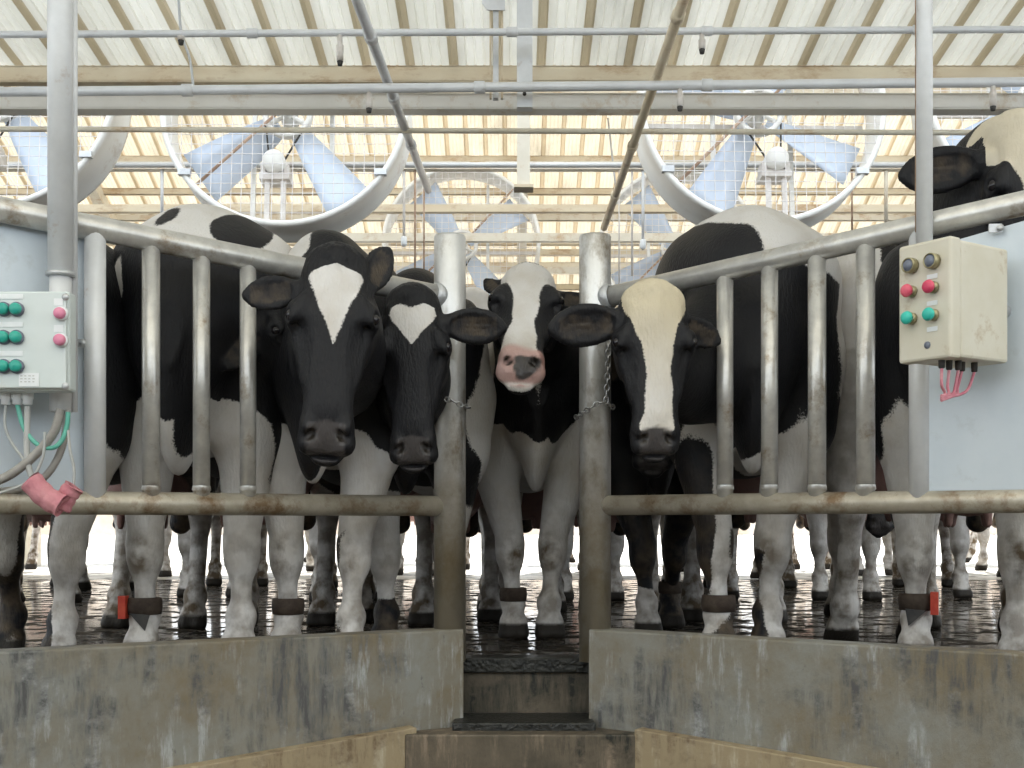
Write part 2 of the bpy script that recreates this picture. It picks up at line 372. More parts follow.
# sheet behind the rails
p0, p1 = lx(103), Vector((-3.0, fl(-3.0), 0)); off = -nL*.03
zt0 = W(103, 240, p0.y).z; zb = W(100, 497, p0.y).z
MB().prism([Vector((p0.x,p0.y,zb))+off, Vector((p1.x,p1.y,zb))+off, Vector((p1.x,p1.y,1.62))+off, Vector((p0.x,p0.y,zt0))+off], -nL*.004).build('sheet_panel', M['sheet'], t)
o = W(83, 343, lx(83).y-.03)
MB().box(o+Vector((-.03,0,-.012)), o+Vector((.006,.006,.012))).lathe([(0,-.008),(.009,-.008),(.009,0)], o, (0,1,0), 8).build('bolt', M['galv'], t)
# right
t = thing('pipe_fence', 'right pipe fence with four bars and pale blue sheet panel', 'fence', tuple(rx(800)), 'pipe fences along the pit')
a, b_ = railpt(603,298,1), railpt(1300,141,1)
MB().tube([a, b_], .0345, 20).build('top_rail', M['rail'], t)
MB().lathe([(.036,0),(.043,.003),(.046,.016),(.043,.03),(.036,.034)], a, b_-a, 20).build('rail_collar', M['galv'], t)
a, b_ = railpt(598,505.5,1), railpt(1300,498,1)
MB().tube([a, b_], .0335, 20).build('bottom_rail', M['lowrail'], t)
def ytop_r(px): return 298+(px-603)*(205-298)/(1024-603)
for px, rr in ((725,.0265),(769.5,.0265),(817,.0275),(865.5,.028)):
    o = rx(px)
    MB().tube([W(px, ytop_r(px), o.y), W(px, 503, o.y)], rr, 16).build('bar', M['rail'], t)
    MB().lathe([(rr,0),(rr+.003,.003),(rr+.001,.016)], W(px,490,o.y), (0,0,1), 16).build('weld', M['rail'], t)
o = rx(920); MB().tube([W(920, ytop_r(920), o.y), W(920, 503, o.y)], .0315, 18).build('end_bar', M['white'], t)
p0, p1 = rx(926), Vector((3.0, fr_(3.0), 0)); off = nR*.012
zt0 = W(926, 250, p0.y).z; zb = W(926, 491, p0.y).z
MB().prism([Vector((p0.x,p0.y,zb))+off, Vector((p1.x,p1.y,zb))+off, Vector((p1.x,p1.y,1.62))+off, Vector((p0.x,p0.y,zt0))+off], -nR*.004).build('sheet_panel', M['sheet'], t)
o = W(1000, 228, rx(1000).y-.03)
MB().box(o+Vector((-.03,0,-.012)), o+Vector((.006,.006,.012))).lathe([(0,-.008),(.009,-.008),(.009,0)], o, (0,1,0), 8).build('bolt', M['galv'], t)
# ------------------------------------------------------------------ upright pipes to the roof
t = thing('support_pipe', 'thick upright steel pipe at left rising to the roof behind the control box', 'pipe', (-1.3,3.4,1))
o = lx(62); Yp = o.y-.075
MB().tube([W(60.5,412,Yp), W(60.5,275,Yp)], .030, 20).tube([W(60.5,275,Yp), W(59.5,-330,Yp)], .0345, 20).build('tube', M['white'], t)
MB().tube([W(74,412,Yp+.03), W(74,-330,Yp+.03)], .010, 12).build('thin_conduit', M['white'], t)
MB().lathe([(.031,0),(.040,.002),(.040,.012),(.031,.014)], W(60.5,277,Yp), (0,0,1), 20).build('collar', M['galv'], t)
t = thing('support_pipe', 'upright white steel pipe at right rising to the roof beside the cream button box', 'pipe', (1.2,3.4,1))
o = rx(924); Yp = o.y-.062
MB().tube([W(924.5,300,Yp), W(924.5,-330,Yp)], .0225, 20).build('tube', M['white'], t)
MB().tube([W(917,232,Yp+.02), W(917,-330,Yp+.02)], .006, 8).build('rusty_wire', M['rust'], t)

# ------------------------------------------------------------------ control box, left (faces the camera)
Yb = 3.27
t = thing('control_box', 'pale grey green control box with green and pink buttons at left edge', 'control box', tuple(W(20,392,Yb)))
a = W(-78,391,Yb); b_ = W(69.5,291,Yb)
MB().box((a.x, Yb, a.z), (b_.x, Yb+.055, b_.z)).build('body', M['boxw'], t, bevel=.008)
MB().box((a.x+.004, Yb-.014, a.z+.006), (b_.x-.004, Yb-.001, b_.z-.004)).build('lid', M['boxw'], t, bevel=.004)
def button(c, r, d, nrm, m, par, collar=None, name='button', mush=False):
    nrm = Vector(nrm).normalized(); c = Vector(c)
    bt = None
    if mush: prof = [(r*.6,0),(r*.6,d*.55),(r*1.0,d*.6),(r*1.08,d*.75),(r*.9,d*.92),(r*.4,d),(0,d)]
    else: prof = [(r*.95,0),(r*.95,d*.8),(r*.8,d),(0,d)]
    bt = MB().lathe(prof, c, nrm, 20).build(name, m, par)
    if collar:
        MB().lathe([(r*1.02,0),(r*1.25,0),(r*1.25,d*.35),(r*1.02,d*.4)], c, nrm, 20).build('collar', collar, bt) if False else MB().lathe([(r*.6,-.001),(r*1.2,0),(r*1.2,d*.4),(r*.6,d*.42)], c, nrm, 20).build('button_collar', collar, par)
    return bt
for py in (309.5,337.5,366.5):
    for px in (-8.5,4.5,17.3):
        button(W(px,py,Yb-.014), .0165, .022, (0,-1,0), M['green'], t, M['greyb'])
    q = W(-14,py-10.5,Yb-.0145); q2 = W(23,py-15.5,Yb-.0145)
    MB().box((q.x,q.y-.0015,q.z),(q2.x,q.y,q2.z)).build('label_strip', M['label'], t)
for py in (314,340.5):
    button(W(61.5,py,Yb-.014), .0165, .024, (0,-1,0), M['pinkb'], t, M['label'])
    q = W(54,py-8.5,Yb-.0145); q2 = W(63,py-15.5,Yb-.0145)
    MB().box((q.x,q.y-.0015,q.z),(q2.x,q.y,q2.z)).build('label_strip', M['label'], t)
q = W(19,386.5,Yb-.0145); q2 = W(39,373,Yb-.0145)
mb = MB().box((q.x,q.y-.0015,q.z),(q2.x,q.y,q2.z)); mb.build('label_sticker', M['label'], t)
mb = MB()
for k in range(3):
    z = q2.z-.008-k*.008
    for j in range(4): mb.box((q.x+.004+j*.011, q.y-.0022, z-.0012), (q.x+.011+j*.011+random.uniform(-.002,.001), q.y-.0012, z+.0012))
mb.build('sticker_print', M['cablew'], t)
for py in (297,386):
    MB().lathe([(0,-.004),(.009,-.004),(.010,0)], W(65.5,py,Yb-.014), (0,1,0), 14).build('screw', M['galv'], t)
for px in (6,17.5,27.5):
    c0 = W(px,392,Yb+.06)
    MB().lathe([(.010,0),(.0165,-.002),(.0165,-.018),(.013,-.022),(.013,-.034),(.006,-.036)], c0, (0,0,1), 12).build('cable_gland', M['label'], t)
def cable(name, pts, r, m, label, cat='cable', group=None, rib=False, Y=Yb+.06):
    P = cr([W(a_, b__, (c_[0] if c_ else Y)) for a_, b__, *c_ in pts], 8)
    rs = r
    if rib: 
        PP = []; rs = []
        for i in range(len(P)-1):
            for k in range(4):
                PP.append(P[i].lerp(P[i+1], k/4)); rs.append(r*(1 if k % 2 else .84))
        P = PP
    o = MB().tube(P, rs, 10).build(name, m)
    return tag(o, label, cat, group)
cable('cable', [(17.5,405),(24,428),(37,444),(52,448),(62,440),(67,425),(68,412)], .0065, M['cableg'], 'green cable looping under the left control box')
cable('cable', [(27.5,406),(27,430),(27,455),(30,472),(36,486)], .0085, M['cablew'], 'thick grey cable dropping straight from the left box into the pink foam tube')
cable('cable', [(6,405),(5,425),(12,443),(24,460),(33,478)], .004, M['cablew'], 'thin grey cable bowing left under the left control box')
cable('corrugated_conduit', [(61,409),(54,432),(38,452),(20,468),(4,478),(-22,488)], .0135, M['conduit'], 'ribbed grey conduit sweeping down to the left from the upright pipe', 'conduit', rib=True)
cable('corrugated_conduit', [(67,410),(64,440),(54,465),(38,482),(12,490),(-22,492)], .011, M['conduit'], 'thinner ribbed conduit hanging behind the green cable loop', 'conduit', rib=True, Y=Yb+.10)
cable('cable', [(68,430),(70,450),(74,470),(73,492)], .004, M['cablew'], 'thin grey cable hanging at the right of the conduits beside the end bar')
cable('cable', [(45,432),(42,460),(26,483),(-14,497)], .004, M['cablew'], 'thin cable crossing the ribbed conduits down to the left edge', Y=Yb+.03)
def foam(pts, r, label):
    P = [W(x, y, Y) for x, y, Y in pts]
    ax = (P[-1]-P[0])
    P = cr(P, 6); n = len(P)
    mb = MB().tube(P, [r*(1+.05*math.sin(i*1.7)) for i in range(n)], 18, cap=False)
    mb.tube(P, [r*.62]*n, 18, cap=False)
    for e_ in (0, n-1):
        o1 = len(mb.v)
        mb.tube([P[e_], P[e_]+(ax.normalized()*.001)], [r*1.0, r*.62], 18, cap=False)
    return tag(mb.build('foam_tube', M['foam']), label, 'foam tube', 'pink foam tubes on the left bottom rail')
foam([(31,481,3.22),(46,497,3.22),(62,506,3.22)], .031, 'longer pink foam tube lying on the left bottom rail, open end upper left')
foam([(61,508,3.255),(67,496,3.255),(74,487,3.255)], .027, 'shorter upright pink foam tube leaning right beside the longer one')

# ------------------------------------------------------------------ button box, right
t = thing('control_box', 'cream push-button box with grey, red and turquoise buttons at right', 'control box', tuple(W(950,357,3.1)))
Yc = 3.10; corner = W(951, 296, Yc)
sdir = Vector((.83,.56,0)).normalized()      # along the wide side, going away
fdir = Vector((-.56,.83,0)).normalized()     # along the button face, going away
hh = .158
side_w = .255; face_w = .165
def pb(a_, b__, z): return corner+fdir*a_+sdir*b__+Vector((0,0,z))
nf = Vector((-.83,-.56,0)).normalized()
# body as a prism over a parallelogram footprint
def slab(a0,a1,b0,b1,z0,z1): return [pb(a0,b0,z0),pb(a1,b0,z0),pb(a1,b1,z0),pb(a0,b1,z0)], Vector((0,0,z1-z0))
P, E = slab(0.004,face_w-.004,.046,side_w,-hh+.004,hh-.004); MB().prism(P,E).build('body', M['boxc'], t, bevel=.008)
P, E = slab(0,face_w,0,.044,-hh,hh); MB().prism(P,E).build('lid', M['boxc'], t, bevel=.008)
# backing post bracket
for i, (py, m) in enumerate(((.098, M['greyb']),(.030, M['redb']),(-.042, M['teal']))):
    for a_ in (.118,.050):
        c = pb(a_, 0, py)
        if i == 0:
            MB().lathe([(.012,0),(.0205,.001),(.0205,.022),(.0175,.024),(.017,.006)], c, nf, 20).build('collar', M['brass'], t)
            MB().lathe([(.0165,0),(.0165,.020),(.012,.026),(0,.027)], c, nf, 20).build('button', m, t)
        else:
            MB().lathe([(.010,0),(.0155,.001),(.0155,.012),(.010,.014)], c, nf, 20).build('collar', M['brass'], t)
            button(c, .0165, .036, nf, m, t, None, mush=True)
MB().lathe([(0,.003),(.009,.003),(.010,0)], pb(.072,0,-.118), nf, 14).build('screw', M['greyb'], t)
for py in (.060,-.010,-.078):
    P = [pb(.040,-.001,py-.006), pb(.072,-.001,py-.006), pb(.072,-.001,py+.006), pb(.040,-.001,py+.006)]
    MB().prism(P, nf*.0015).build('label_strip', M['label'], t)
#MB().box(pb(face_w/2+.02,.10,-.03)-Vector((.03,0,.02)), pb(face_w/2+.02,.10,-.03)+Vector((.03,.02,.02))).build('mounting_tab', M['galv'], t)
MB().lathe([(0,.0),(.018,.0),(.018,.09),(0,.09)], pb(.06,side_w-.02,0), sdir, 14).build('mounting_stub', M['galv'], t)
for i, bb in enumerate((.03,.075,.10,.13,.17)):
    a_ = .05+.01*(i % 2)
    MB().lathe([(.005,-hh-.022),(.008,-hh-.02),(.009,-hh+.004)], pb(a_,bb,0), (0,0,1), 10).build('cable_gland', M['belt'], t)
    s0 = pb(a_,bb,-hh-.02); s1 = pb(a_,bb,-hh-.065)+Vector((-.004*i,0,0)); s2 = pb(.055,.05+.016*i,-hh-.085); s3 = pb(.055,.035,-hh-.105+.006*(i%3))
    o = MB().tube(cr([s0,s1,s2,s3],6), .0042, 8).build('cable', M['pinkc'])
    tag(o, 'pink cable bunched under the right-hand cream button box', 'cable', 'pink cables under the cream box')

# ------------------------------------------------------------------ chains
def chain(pts, label):
    P = cr([Vector(p) for p in pts], 12)
    # resample
    d = [0]
    for i in range(1, len(P)): d.append(d[-1]+(P[i]-P[i-1]).length)
    L_ = .026; n = int(d[-1]/(L_*.74)); mb = MB(); 
    def at(s):
        for i in range(1, len(P)):
            if d[i] >= s: return P[i-1].lerp(P[i], (s-d[i-1])/(d[i]-d[i-1]+1e-9))
        return P[-1]
    for k in range(n):
        c = at((k+.5)*d[-1]/n); t_ = (at(min((k+1)*d[-1]/n, d[-1]))-at(k*d[-1]/n)).normalized()
        a_ = Vector((0,1,0)); u = (a_-t_*a_.dot(t_)).normalized(); v = t_.cross(u)
        if k % 2: u, v = v, u
        ring = []
        for j in range(12):
            an = 2*math.pi*j/12; x = math.cos(an); y = math.sin(an)
            ring.append(c+t_*x*L_*.5+v*y*L_*.30)
        mb.tube(ring, .0028, 6, closed=True)
    return tag(mb.build('chain', M['chain']), label, 'chain')
chain([W(608,316,3.98),W(608,335,3.965),W(608,365,3.965),W(606,403,3.965)], 'steel chain hanging down from the right top rail beside the gate post')
chain([W(614,408,4.02),W(606,403,3.975),W(597,404,3.97),W(586,411,3.975),W(575,418,4.05)], 'chain loop wrapped around the right gate post')
chain([W(445,399,3.985),W(452,401,3.98),W(461,405,3.985),W(469,408,4.05)], 'short chain wrapped around the left gate post')

# ------------------------------------------------------------------ roof over the pit and eave
def roofsheet(name, x0, x1, ya, za, yb, zb, mats=('roof','rib'), per=.176, rib=.022, hgt=.03):
    mb = MB(); n = int((x1-x0)/per)
    for i in range(n):
        X = x0+i*per
        prof = [(X,0),(X+per-rib-.016,0),(X+per-rib-.006,hgt),(X+per-.006,hgt),(X+per,0)]
        # two shallow stiffening creases in the pan
        pan = [(X,0)]
        for c in (.25,.5,.75):
            xc = X+(per-rib-.016)*c; pan += [(xc-.006,0),(xc,.006),(xc+.006,0)]
        prof = pan+prof[1:]
        vs = []; 
        for (px, h) in prof: vs += [(px, ya, za+h), (px, yb, zb+h)]
        nn = len(prof); fs = []
        mb.add(vs, [(2*k,2*k+1,2*k+3,2*k+2) for k in range(nn-4)], 0)
        mb.add(vs, [(2*k,2*k+1,2*k+3,2*k+2) for k in range(nn-4, nn-1)], 1)
    return struct(mb.build(name, [M[mats[0]], M[mats[1]]]))
Ye = 5.0; Ze = EYE+(522-84)/FPX*Ye
roofsheet('ceiling', -6.2, 6.2, -1.5, Ze+.15*(Ye+1.5), Ye+.02, Ze)
roofsheet('ceiling_barn', -9, 9, 5.6, EYE+7.1-.4*5.6, 13.2, EYE+7.1-.4*13.2, ('roof2','rib2'), per=.16)
tn = [3]
def beam(x0, x1, Y, py0, py1, m, dep=.06, lip=True):
    z0 = W(0,py1,Y).z; z1 = W(0,py0,Y).z
    mb = MB().box((x0,Y,z0),(x1,Y+.006,z1))
    mb.box((x0,Y,z0-.004),(x1,Y+dep,z0+.002)).box((x0,Y,z1-.002),(x1,Y+dep,z1+.004))
    if lip: mb.box((x0,Y+dep-.004,z0),(x1,Y+dep,z0+.02))
    o = mb.build('trim_%d' % tn[0], m); tn[0] += 1
    return struct(o)
beam(-6.2,6.2,4.86,66,81,M['tan'],.05)
beam(-6.2,6.2,4.99,94,108,M['beam'],.08)
def r2z(Y): return EYE+7.1-.4*Y
for Y in (8.6,9.3,10.05,10.45,10.8,11.15,11.5,11.85,12.2,12.6,13.1):
    z = r2z(Y)-.012; h = .07 if Y < 10.3 else .055
    mb = MB().box((-9,Y,z-h),(9,Y+.005,z)).box((-9,Y,z-h),(9,Y+.045,z-h+.004)).box((-9,Y,z-.004),(9,Y+.045,z))
    struct(mb.build('trim_%d' % tn[0], M['tan'] if int(Y*20) % 2 else M['cream'])); tn[0] += 1
# rafters of the barn roof and low tie beams
for X in (.09,-3.6,3.9):
    mb = MB().prism([(X-.045,5.7,r2z(5.7)-.05),(X-.045,13.2,r2z(13.2)-.05),(X-.045,13.2,r2z(13.2)-.16),(X-.045,5.7,r2z(5.7)-.16)], (.09,0,0))
    struct(mb.build('trim_%d' % tn[0], M['cream'])); tn[0] += 1
for (Y, py, h) in ((6.9,165,.045),(8.2,208,.05),(9.0,237,.06),(10.2,252,.05),(11.4,270,.06),(12.8,287,.08)):
    z = W(0,py,Y).z
    mb = MB().box((-9,Y,z-h/2),(9,Y+.06,z+h/2))
    struct(mb.build('trim_%d' % tn[0], M['cream'] if tn[0] % 2 else M['tan'])); tn[0] += 1
# barn columns, far end
for X in (-5.2,5.4):
    struct(MB().box((X-.08,12.9,0),(X+.08,13.05,r2z(13)-.1)).build('trim_%d' % tn[0], M['cream'])); tn[0] += 1
# eave hanger in the middle
t = thing('roof_hanger', 'white square steel hanger bolted over the middle of the eave beam', 'hanger', (.05,4.8,2.4))
a = W(517,107,4.38); b_ = W(532.5,-6,4.38); MB().box((a.x,4.38,a.z),(b_.x,4.43,b_.z)).build('square_tube', M['white'], t)
MB().lathe([(0,-.006),(.007,-.006),(.007,0)], W(524.5,94,4.38), (0,1,0), 10).build('bolt', M['belt'], t)
t = thing('roof_hanger', 'narrow grey hanger strip with plate bracket left of the middle hanger', 'hanger', (-.05,4.7,2.4))
a = W(493,98,4.38); b_ = W(498.5,-6,4.38); MB().box((a.x,4.38,a.z),(b_.x,4.41,b_.z)).build('strip', M['galv'], t)
a = W(489.5,98,4.39); b_ = W(491.5,-5,4.39); MB().box((a.x,4.39,a.z),(b_.x,4.41,b_.z)).build('side_strip', M['tan'], t)
a = W(501,98,4.39); b_ = W(503,-5,4.39); MB().box((a.x,4.39,a.z),(b_.x,4.41,b_.z)).build('side_strip', M['tan'], t)
MB().prism([W(482,-6,4.37),W(482,3,4.37),W(487,10,4.37),W(505,10,4.37),W(505,-6,4.37)], (0,.006,0)).build('bracket_plate', M['white'], t)
t = thing('roof_hanger', 'cream steel drop post hanging behind the eave beam, centre', 'hanger', (.06,5.6,2))
a = W(517,187,5.6); b_ = W(530,-40,5.6); MB().box((a.x,5.6,a.z),(b_.x,5.66,b_.z)).build('square_tube', M['cream'], t)
MB().box(W(514,187,5.58),W(533,190,5.68)).build('foot_plate', M['tan'], t)

# ------------------------------------------------------------------ overhead pipes and nozzles
def pipe(p0, p1, r, m, label, joints=()):
    t = thing('overhead_pipe', label, 'pipe', tuple(p0.lerp(p1,.5)))
    MB().tube([p0,p1], r, 14).build('tube', m, t)
    for j in joints:
        c = p0.lerp(p1, j); d = (p1-p0).normalized()
        MB().lathe([(r,-.02),(r+.005,-.018),(r+.005,.018),(r,.02)], c, d, 14).build('coupling', m, t)
    return t
pipe(W(-300,36,4.22), W(1324,28,4.22), .0125, M['white'], 'uppermost level water pipe under the front roof', (.34,.5,.62,.75))
pipe(W(-300,95,4.3), W(1324,79,4.3), .017, M['white'], 'thick white water pipe just in front of the eave beam', (.3,.48,.62))
pipe(W(-300,128,4.9), W(1324,134,4.9), .011, M['cream'], 'cream level pipe crossing in front of the fans', ())
pipe(W(-300,165,6.6), W(1324,165,6.6), .015, M['white'], 'grey level pipe passing behind the big fans', ())
pipe(W(348,-24,3.6), W(428,190,5.75), .0175, M['white'], 'sloping white pipe at left running away under the roof', (.2,.45,.7))
pipe(W(692,-24,3.6), W(604,228,6.1), .0175, M['tan'], 'sloping rusty pipe at right running away under the roof', (.1,.3,.55,.8))
def nozzle(px, py, Y, label, L_=.05, grp=None):
    t = thing('spray_nozzle', label, 'nozzle', tuple(W(px,py,Y)), 'spray nozzles hanging from the water pipes')
    c = W(px,py,Y)
    MB().lathe([(0,0),(.009,0),(.009,-L_*.4),(.013,-L_*.45),(.012,-L_),(.005,-L_-.002)], c, (0,0,1), 12).build('stem', M['nozz'], t)
    MB().lathe([(.006,-L_),(.011,-L_-.003),(.008,-L_-.018),(0,-L_-.02)], c, (0,0,1), 12).build('tip', M['belt'], t)
nozzle(340,33.5,4.22,'spray nozzle under the top pipe, above the left fan',.095)
nozzle(369,91,4.3,'spray nozzle under the thick white pipe at the left sloping pipe',.06)
nozzle(702,33,4.22,'spray nozzle under the top pipe, right of the sloping rusty pipe',.055)
nozzle(680,85,4.3,'spray nozzle under the thick white pipe at the left rim of the right fan',.075)
nozzle(993,82,4.3,'spray nozzle under the thick white pipe near the right edge',.085)
nozzle(181,34,4.22,'small nozzle fitting on the top pipe, left of the left fan',.02)
# thin droppers in the middle distance
def rod(px, y0, y1, Y, r, m, label, tip=False):
    t = thing('hanging_rod', label, 'rod', tuple(W(px,y1,Y)), 'thin rods hanging in the middle distance')
    MB().tube([W(px,y0,Y),W(px,y1,Y)], r, 8).build('rod', m, t)
    if tip: MB().lathe([(r,.05),(.018,.045),(.018,0),(.006,-.01),(0,-.01)], W(px,y1,Y), (0,0,1), 10).build('nozzle_tip', M['label'], t)
rod(404,165,245,6.92,.008,M['nozz'],'white rod with pale nozzle tip left of the left gate post',True)
rod(415,165,281,6.92,.006,M['rust'],'longer thin rusty rod left of the left gate post')
rod(424,165,287,6.92,.005,M['rust'],'shorter thin rusty rod nearest the left gate post')
rod(619,165,286,6.92,.004,M['nozz'],'thin pale rod nearest the right gate post')
rod(632,165,276,6.92,.006,M['nozz'],'pale rod right of the right gate post')
rod(643,165,248,6.92,.009,M['white'],'white rod with nozzle tip right of the right gate post',True)
rod(162,165,228,6.92,.010,M['white'],'white drop rod left of the left fan, above the cow backs')
rod(886,165,225,6.92,.011,M['cream'],'cream drop rod between the right fans')
rod(852,165,235,6.92,.006,M['rust'],'thin rusty rod right of the right fan')
o = MB().tube(cr([W(178,-20,4.3),W(181,30,4.42),W(190,60,4.5),W(194,95,4.55)],6), .005, 8).build('hanging_wire', M['label'])
tag(o, 'thin white wire dangling from the roof at upper left', 'wire')

# ------------------------------------------------------------------ fans
def make_fan(label, loc, tilt=-6, mo=(-.06,-.23), spin=20, yaw=0):
    t = thing('barn_fan', label, 'fan', (0,0,0), 'round barn fans under the roof'); t['_local'] = 1
    R_ = .585
    # shroud: ring, axis along Y, front at y=-.13
    MB().lathe([(R_,-.13),(R_+.012,-.142),(R_+.03,-.135),(R_+.03,-.10),(R_+.018,-.09),(R_+.018,.08),(R_+.03,.09),(R_+.03,.11),(R_+.006,.11),(R_,.08),(R_,-.13)], (0,0,0), (0,1,0), 72).build('shroud', M['fanw'], t)
    mb = MB(); stp = .05; k = -int(R_/stp)
    for i in range(-11, 12):
        c = i*stp; hlf = math.sqrt(max(R_*R_-c*c, 0))
        mb.tube([(c,-.137,-hlf),(c,-.137,hlf)], .0021, 5, cap=False); mb.tube([(-hlf,-.134,c),(hlf,-.134,c)], .0021, 5, cap=False)
    mb.build('front_grille', M['wire'], t)
    for rr in (.30,):
        ring = [(rr*math.cos(a),-.131,rr*math.sin(a)) for a in [2*math.pi*i/40 for i in range(40)]]
    for k in range(4):
        a0 = math.radians(spin+90*k)
        mb = MB(); top = []; bot = []; nseg = 8
        for i in range(nseg+1):
            r = .06+(.545-.06)*i/nseg; wd = .10+.17*(i/nseg)**.7; tw = math.radians(38-20*i/nseg)
            for s_ in (-.5,-.2,.15,.5):
                al = s_*wd; y = al*math.sin(tw)+.012*(1-4*s_*s_); tt = al*math.cos(tw)
                top.append((r*math.cos(a0)-tt*math.sin(a0), y+.02, r*math.sin(a0)+tt*math.cos(a0)))
        bot = [(x,y+.004,z) for x,y,z in top]; m_ = len(top)
        fs = []
        for i in range(nseg):
            for j in range(3):
                q = (i*4+j, i*4+j+1, i*4+j+5, i*4+j+4); fs.append(q); fs.append(tuple(m_+x for x in reversed(q)))
            fs.append((i*4, i*4+4, m_+i*4+4, m_+i*4)); fs.append((i*4+3, m_+i*4+3, m_+i*4+7, i*4+7))
        fs.append((nseg*4,nseg*4+1,nseg*4+2,nseg*4+3,m_+nseg*4+3,m_+nseg*4+2,m_+nseg*4+1,m_+nseg*4)); 
        mb.add(top+bot, fs, 0, True); mb.build('blade', M['blade'], t)
    # pulley
    mb = MB().lathe([(.10,-.05),(.125,-.05),(.125,-.04),(.112,-.032),(.125,-.024),(.125,-.012),(.10,-.012),(.10,-.05)], (0,0,0), (0,1,0), 36)
    for k in range(3):
        a0 = math.radians(90+120*k); mb.tube([(0,-.03,0),(.105*math.cos(a0),-.03,.105*math.sin(a0))], .012, 8)
    mb.build('pulley', M['fanw'], t)
    MB().lathe([(0,-.085),(.022,-.085),(.028,-.075),(.03,-.02),(.045,-.0),(.045,.06),(0,.06)], (0,0,0), (0,1,0), 24).build('hub', M['fanw'], t)
    mx, mz = mo
    m_ = MB().lathe([(0,-.115),(.04,-.112),(.056,-.095),(.056,.05),(.045,.07),(0,.07)], (mx,0,mz), (0,1,0), 24).build('motor', M['fanw'], t)
    MB().box((mx-.075,-.07,mz-.085),(mx+.075,.05,mz-.052)).box((mx-.07,-.06,mz-.055),(mx-.045,.04,mz-.01)).box((mx+.045,-.06,mz-.055),(mx+.07,.04,mz-.01)).build('motor_mount', M['nozz'], t)
    hb = math.sqrt(R_*R_-mx*mx)
    for dx in (-.05,.03):
        MB().box((mx+dx,-.05,-hb),(mx+dx+.025,-.03,mz-.08)).build('motor_bracket', M['nozz'], t)
    MB().tube([(-.112,-.033,-.02),(mx-.03,-.033,mz)], .005, 6).tube([(.112,-.033,-.02),(mx+.03,-.033,mz)], .005, 6).build('drive_belt', M['belt'], t)
    for s_ in (-1,1):
        MB().box((s_*.20-.012,.12,-math.sqrt(R_*R_-.04)),(s_*.20+.012,.14,math.sqrt(R_*R_-.04))).build('support_bar', M['fanw'], t)
    MB().box((-math.sqrt(R_*R_-.0001),.14,-.012),(math.sqrt(R_*R_-.0001),.155,.012)).build('cross_bar', M['nozz'], t)
    for s_ in (-1,1):
        MB().tube([(s_*.03,-.06,.03*1),(s_*.40,-.12,.42)] if s_ > 0 else [(-.02,-.06,.02),(-.42,-.125,-.40)], .008, 8).build('brace', M['rust'], t)
        MB().tube([(s_*.45,.05,.40),(s_*.52,.05,1.1)], .008, 8).build('hanging_rod', M['galv'], t)
        MB().box((s_*.48-.03,-.15,-.36),(s_*.48+.03,-.12,-.33)).build('clamp', M['galv'], t)
    t.location = loc; t.rotation_euler = (math.radians(tilt), 0, math.radians(yaw))
    return t
def copy_tree(o, parent=None):
    c = o.copy(); COL.objects.link(c)
    if parent is not None: c.parent = parent; c.matrix_parent_inverse = o.matrix_parent_inverse.copy()
    for ch in list(o.children): copy_tree(ch, c)
    return c
YF = 6.05
fan = make_fan('large round barn fan hanging left of centre, whole width in view', W(289,117,YF), spin=35, mo=(-.055,-.265))
def fcopy(label, loc, yaw=0):
    c = copy_tree(fan); c['label'] = label; c.location = loc; c.rotation_euler = (math.radians(-6),0,math.radians(yaw)); return c
make_fan('large round barn fan hanging right of centre above the big white-backed cow', W(757,115,YF), spin=62, mo=(.075,-.26), yaw=2)
fcopy('left-edge barn fan half out of the picture behind the upright pipe', W(3,100,YF), 0)
fcopy('right-edge barn fan partly hidden by the raised cow head', W(1040,103,YF), 0)
fcopy('distant barn fan low between the gate posts, left one', W(462,247,9.4))
fcopy('distant barn fan low beside the right gate post', W(676,250,9.4))

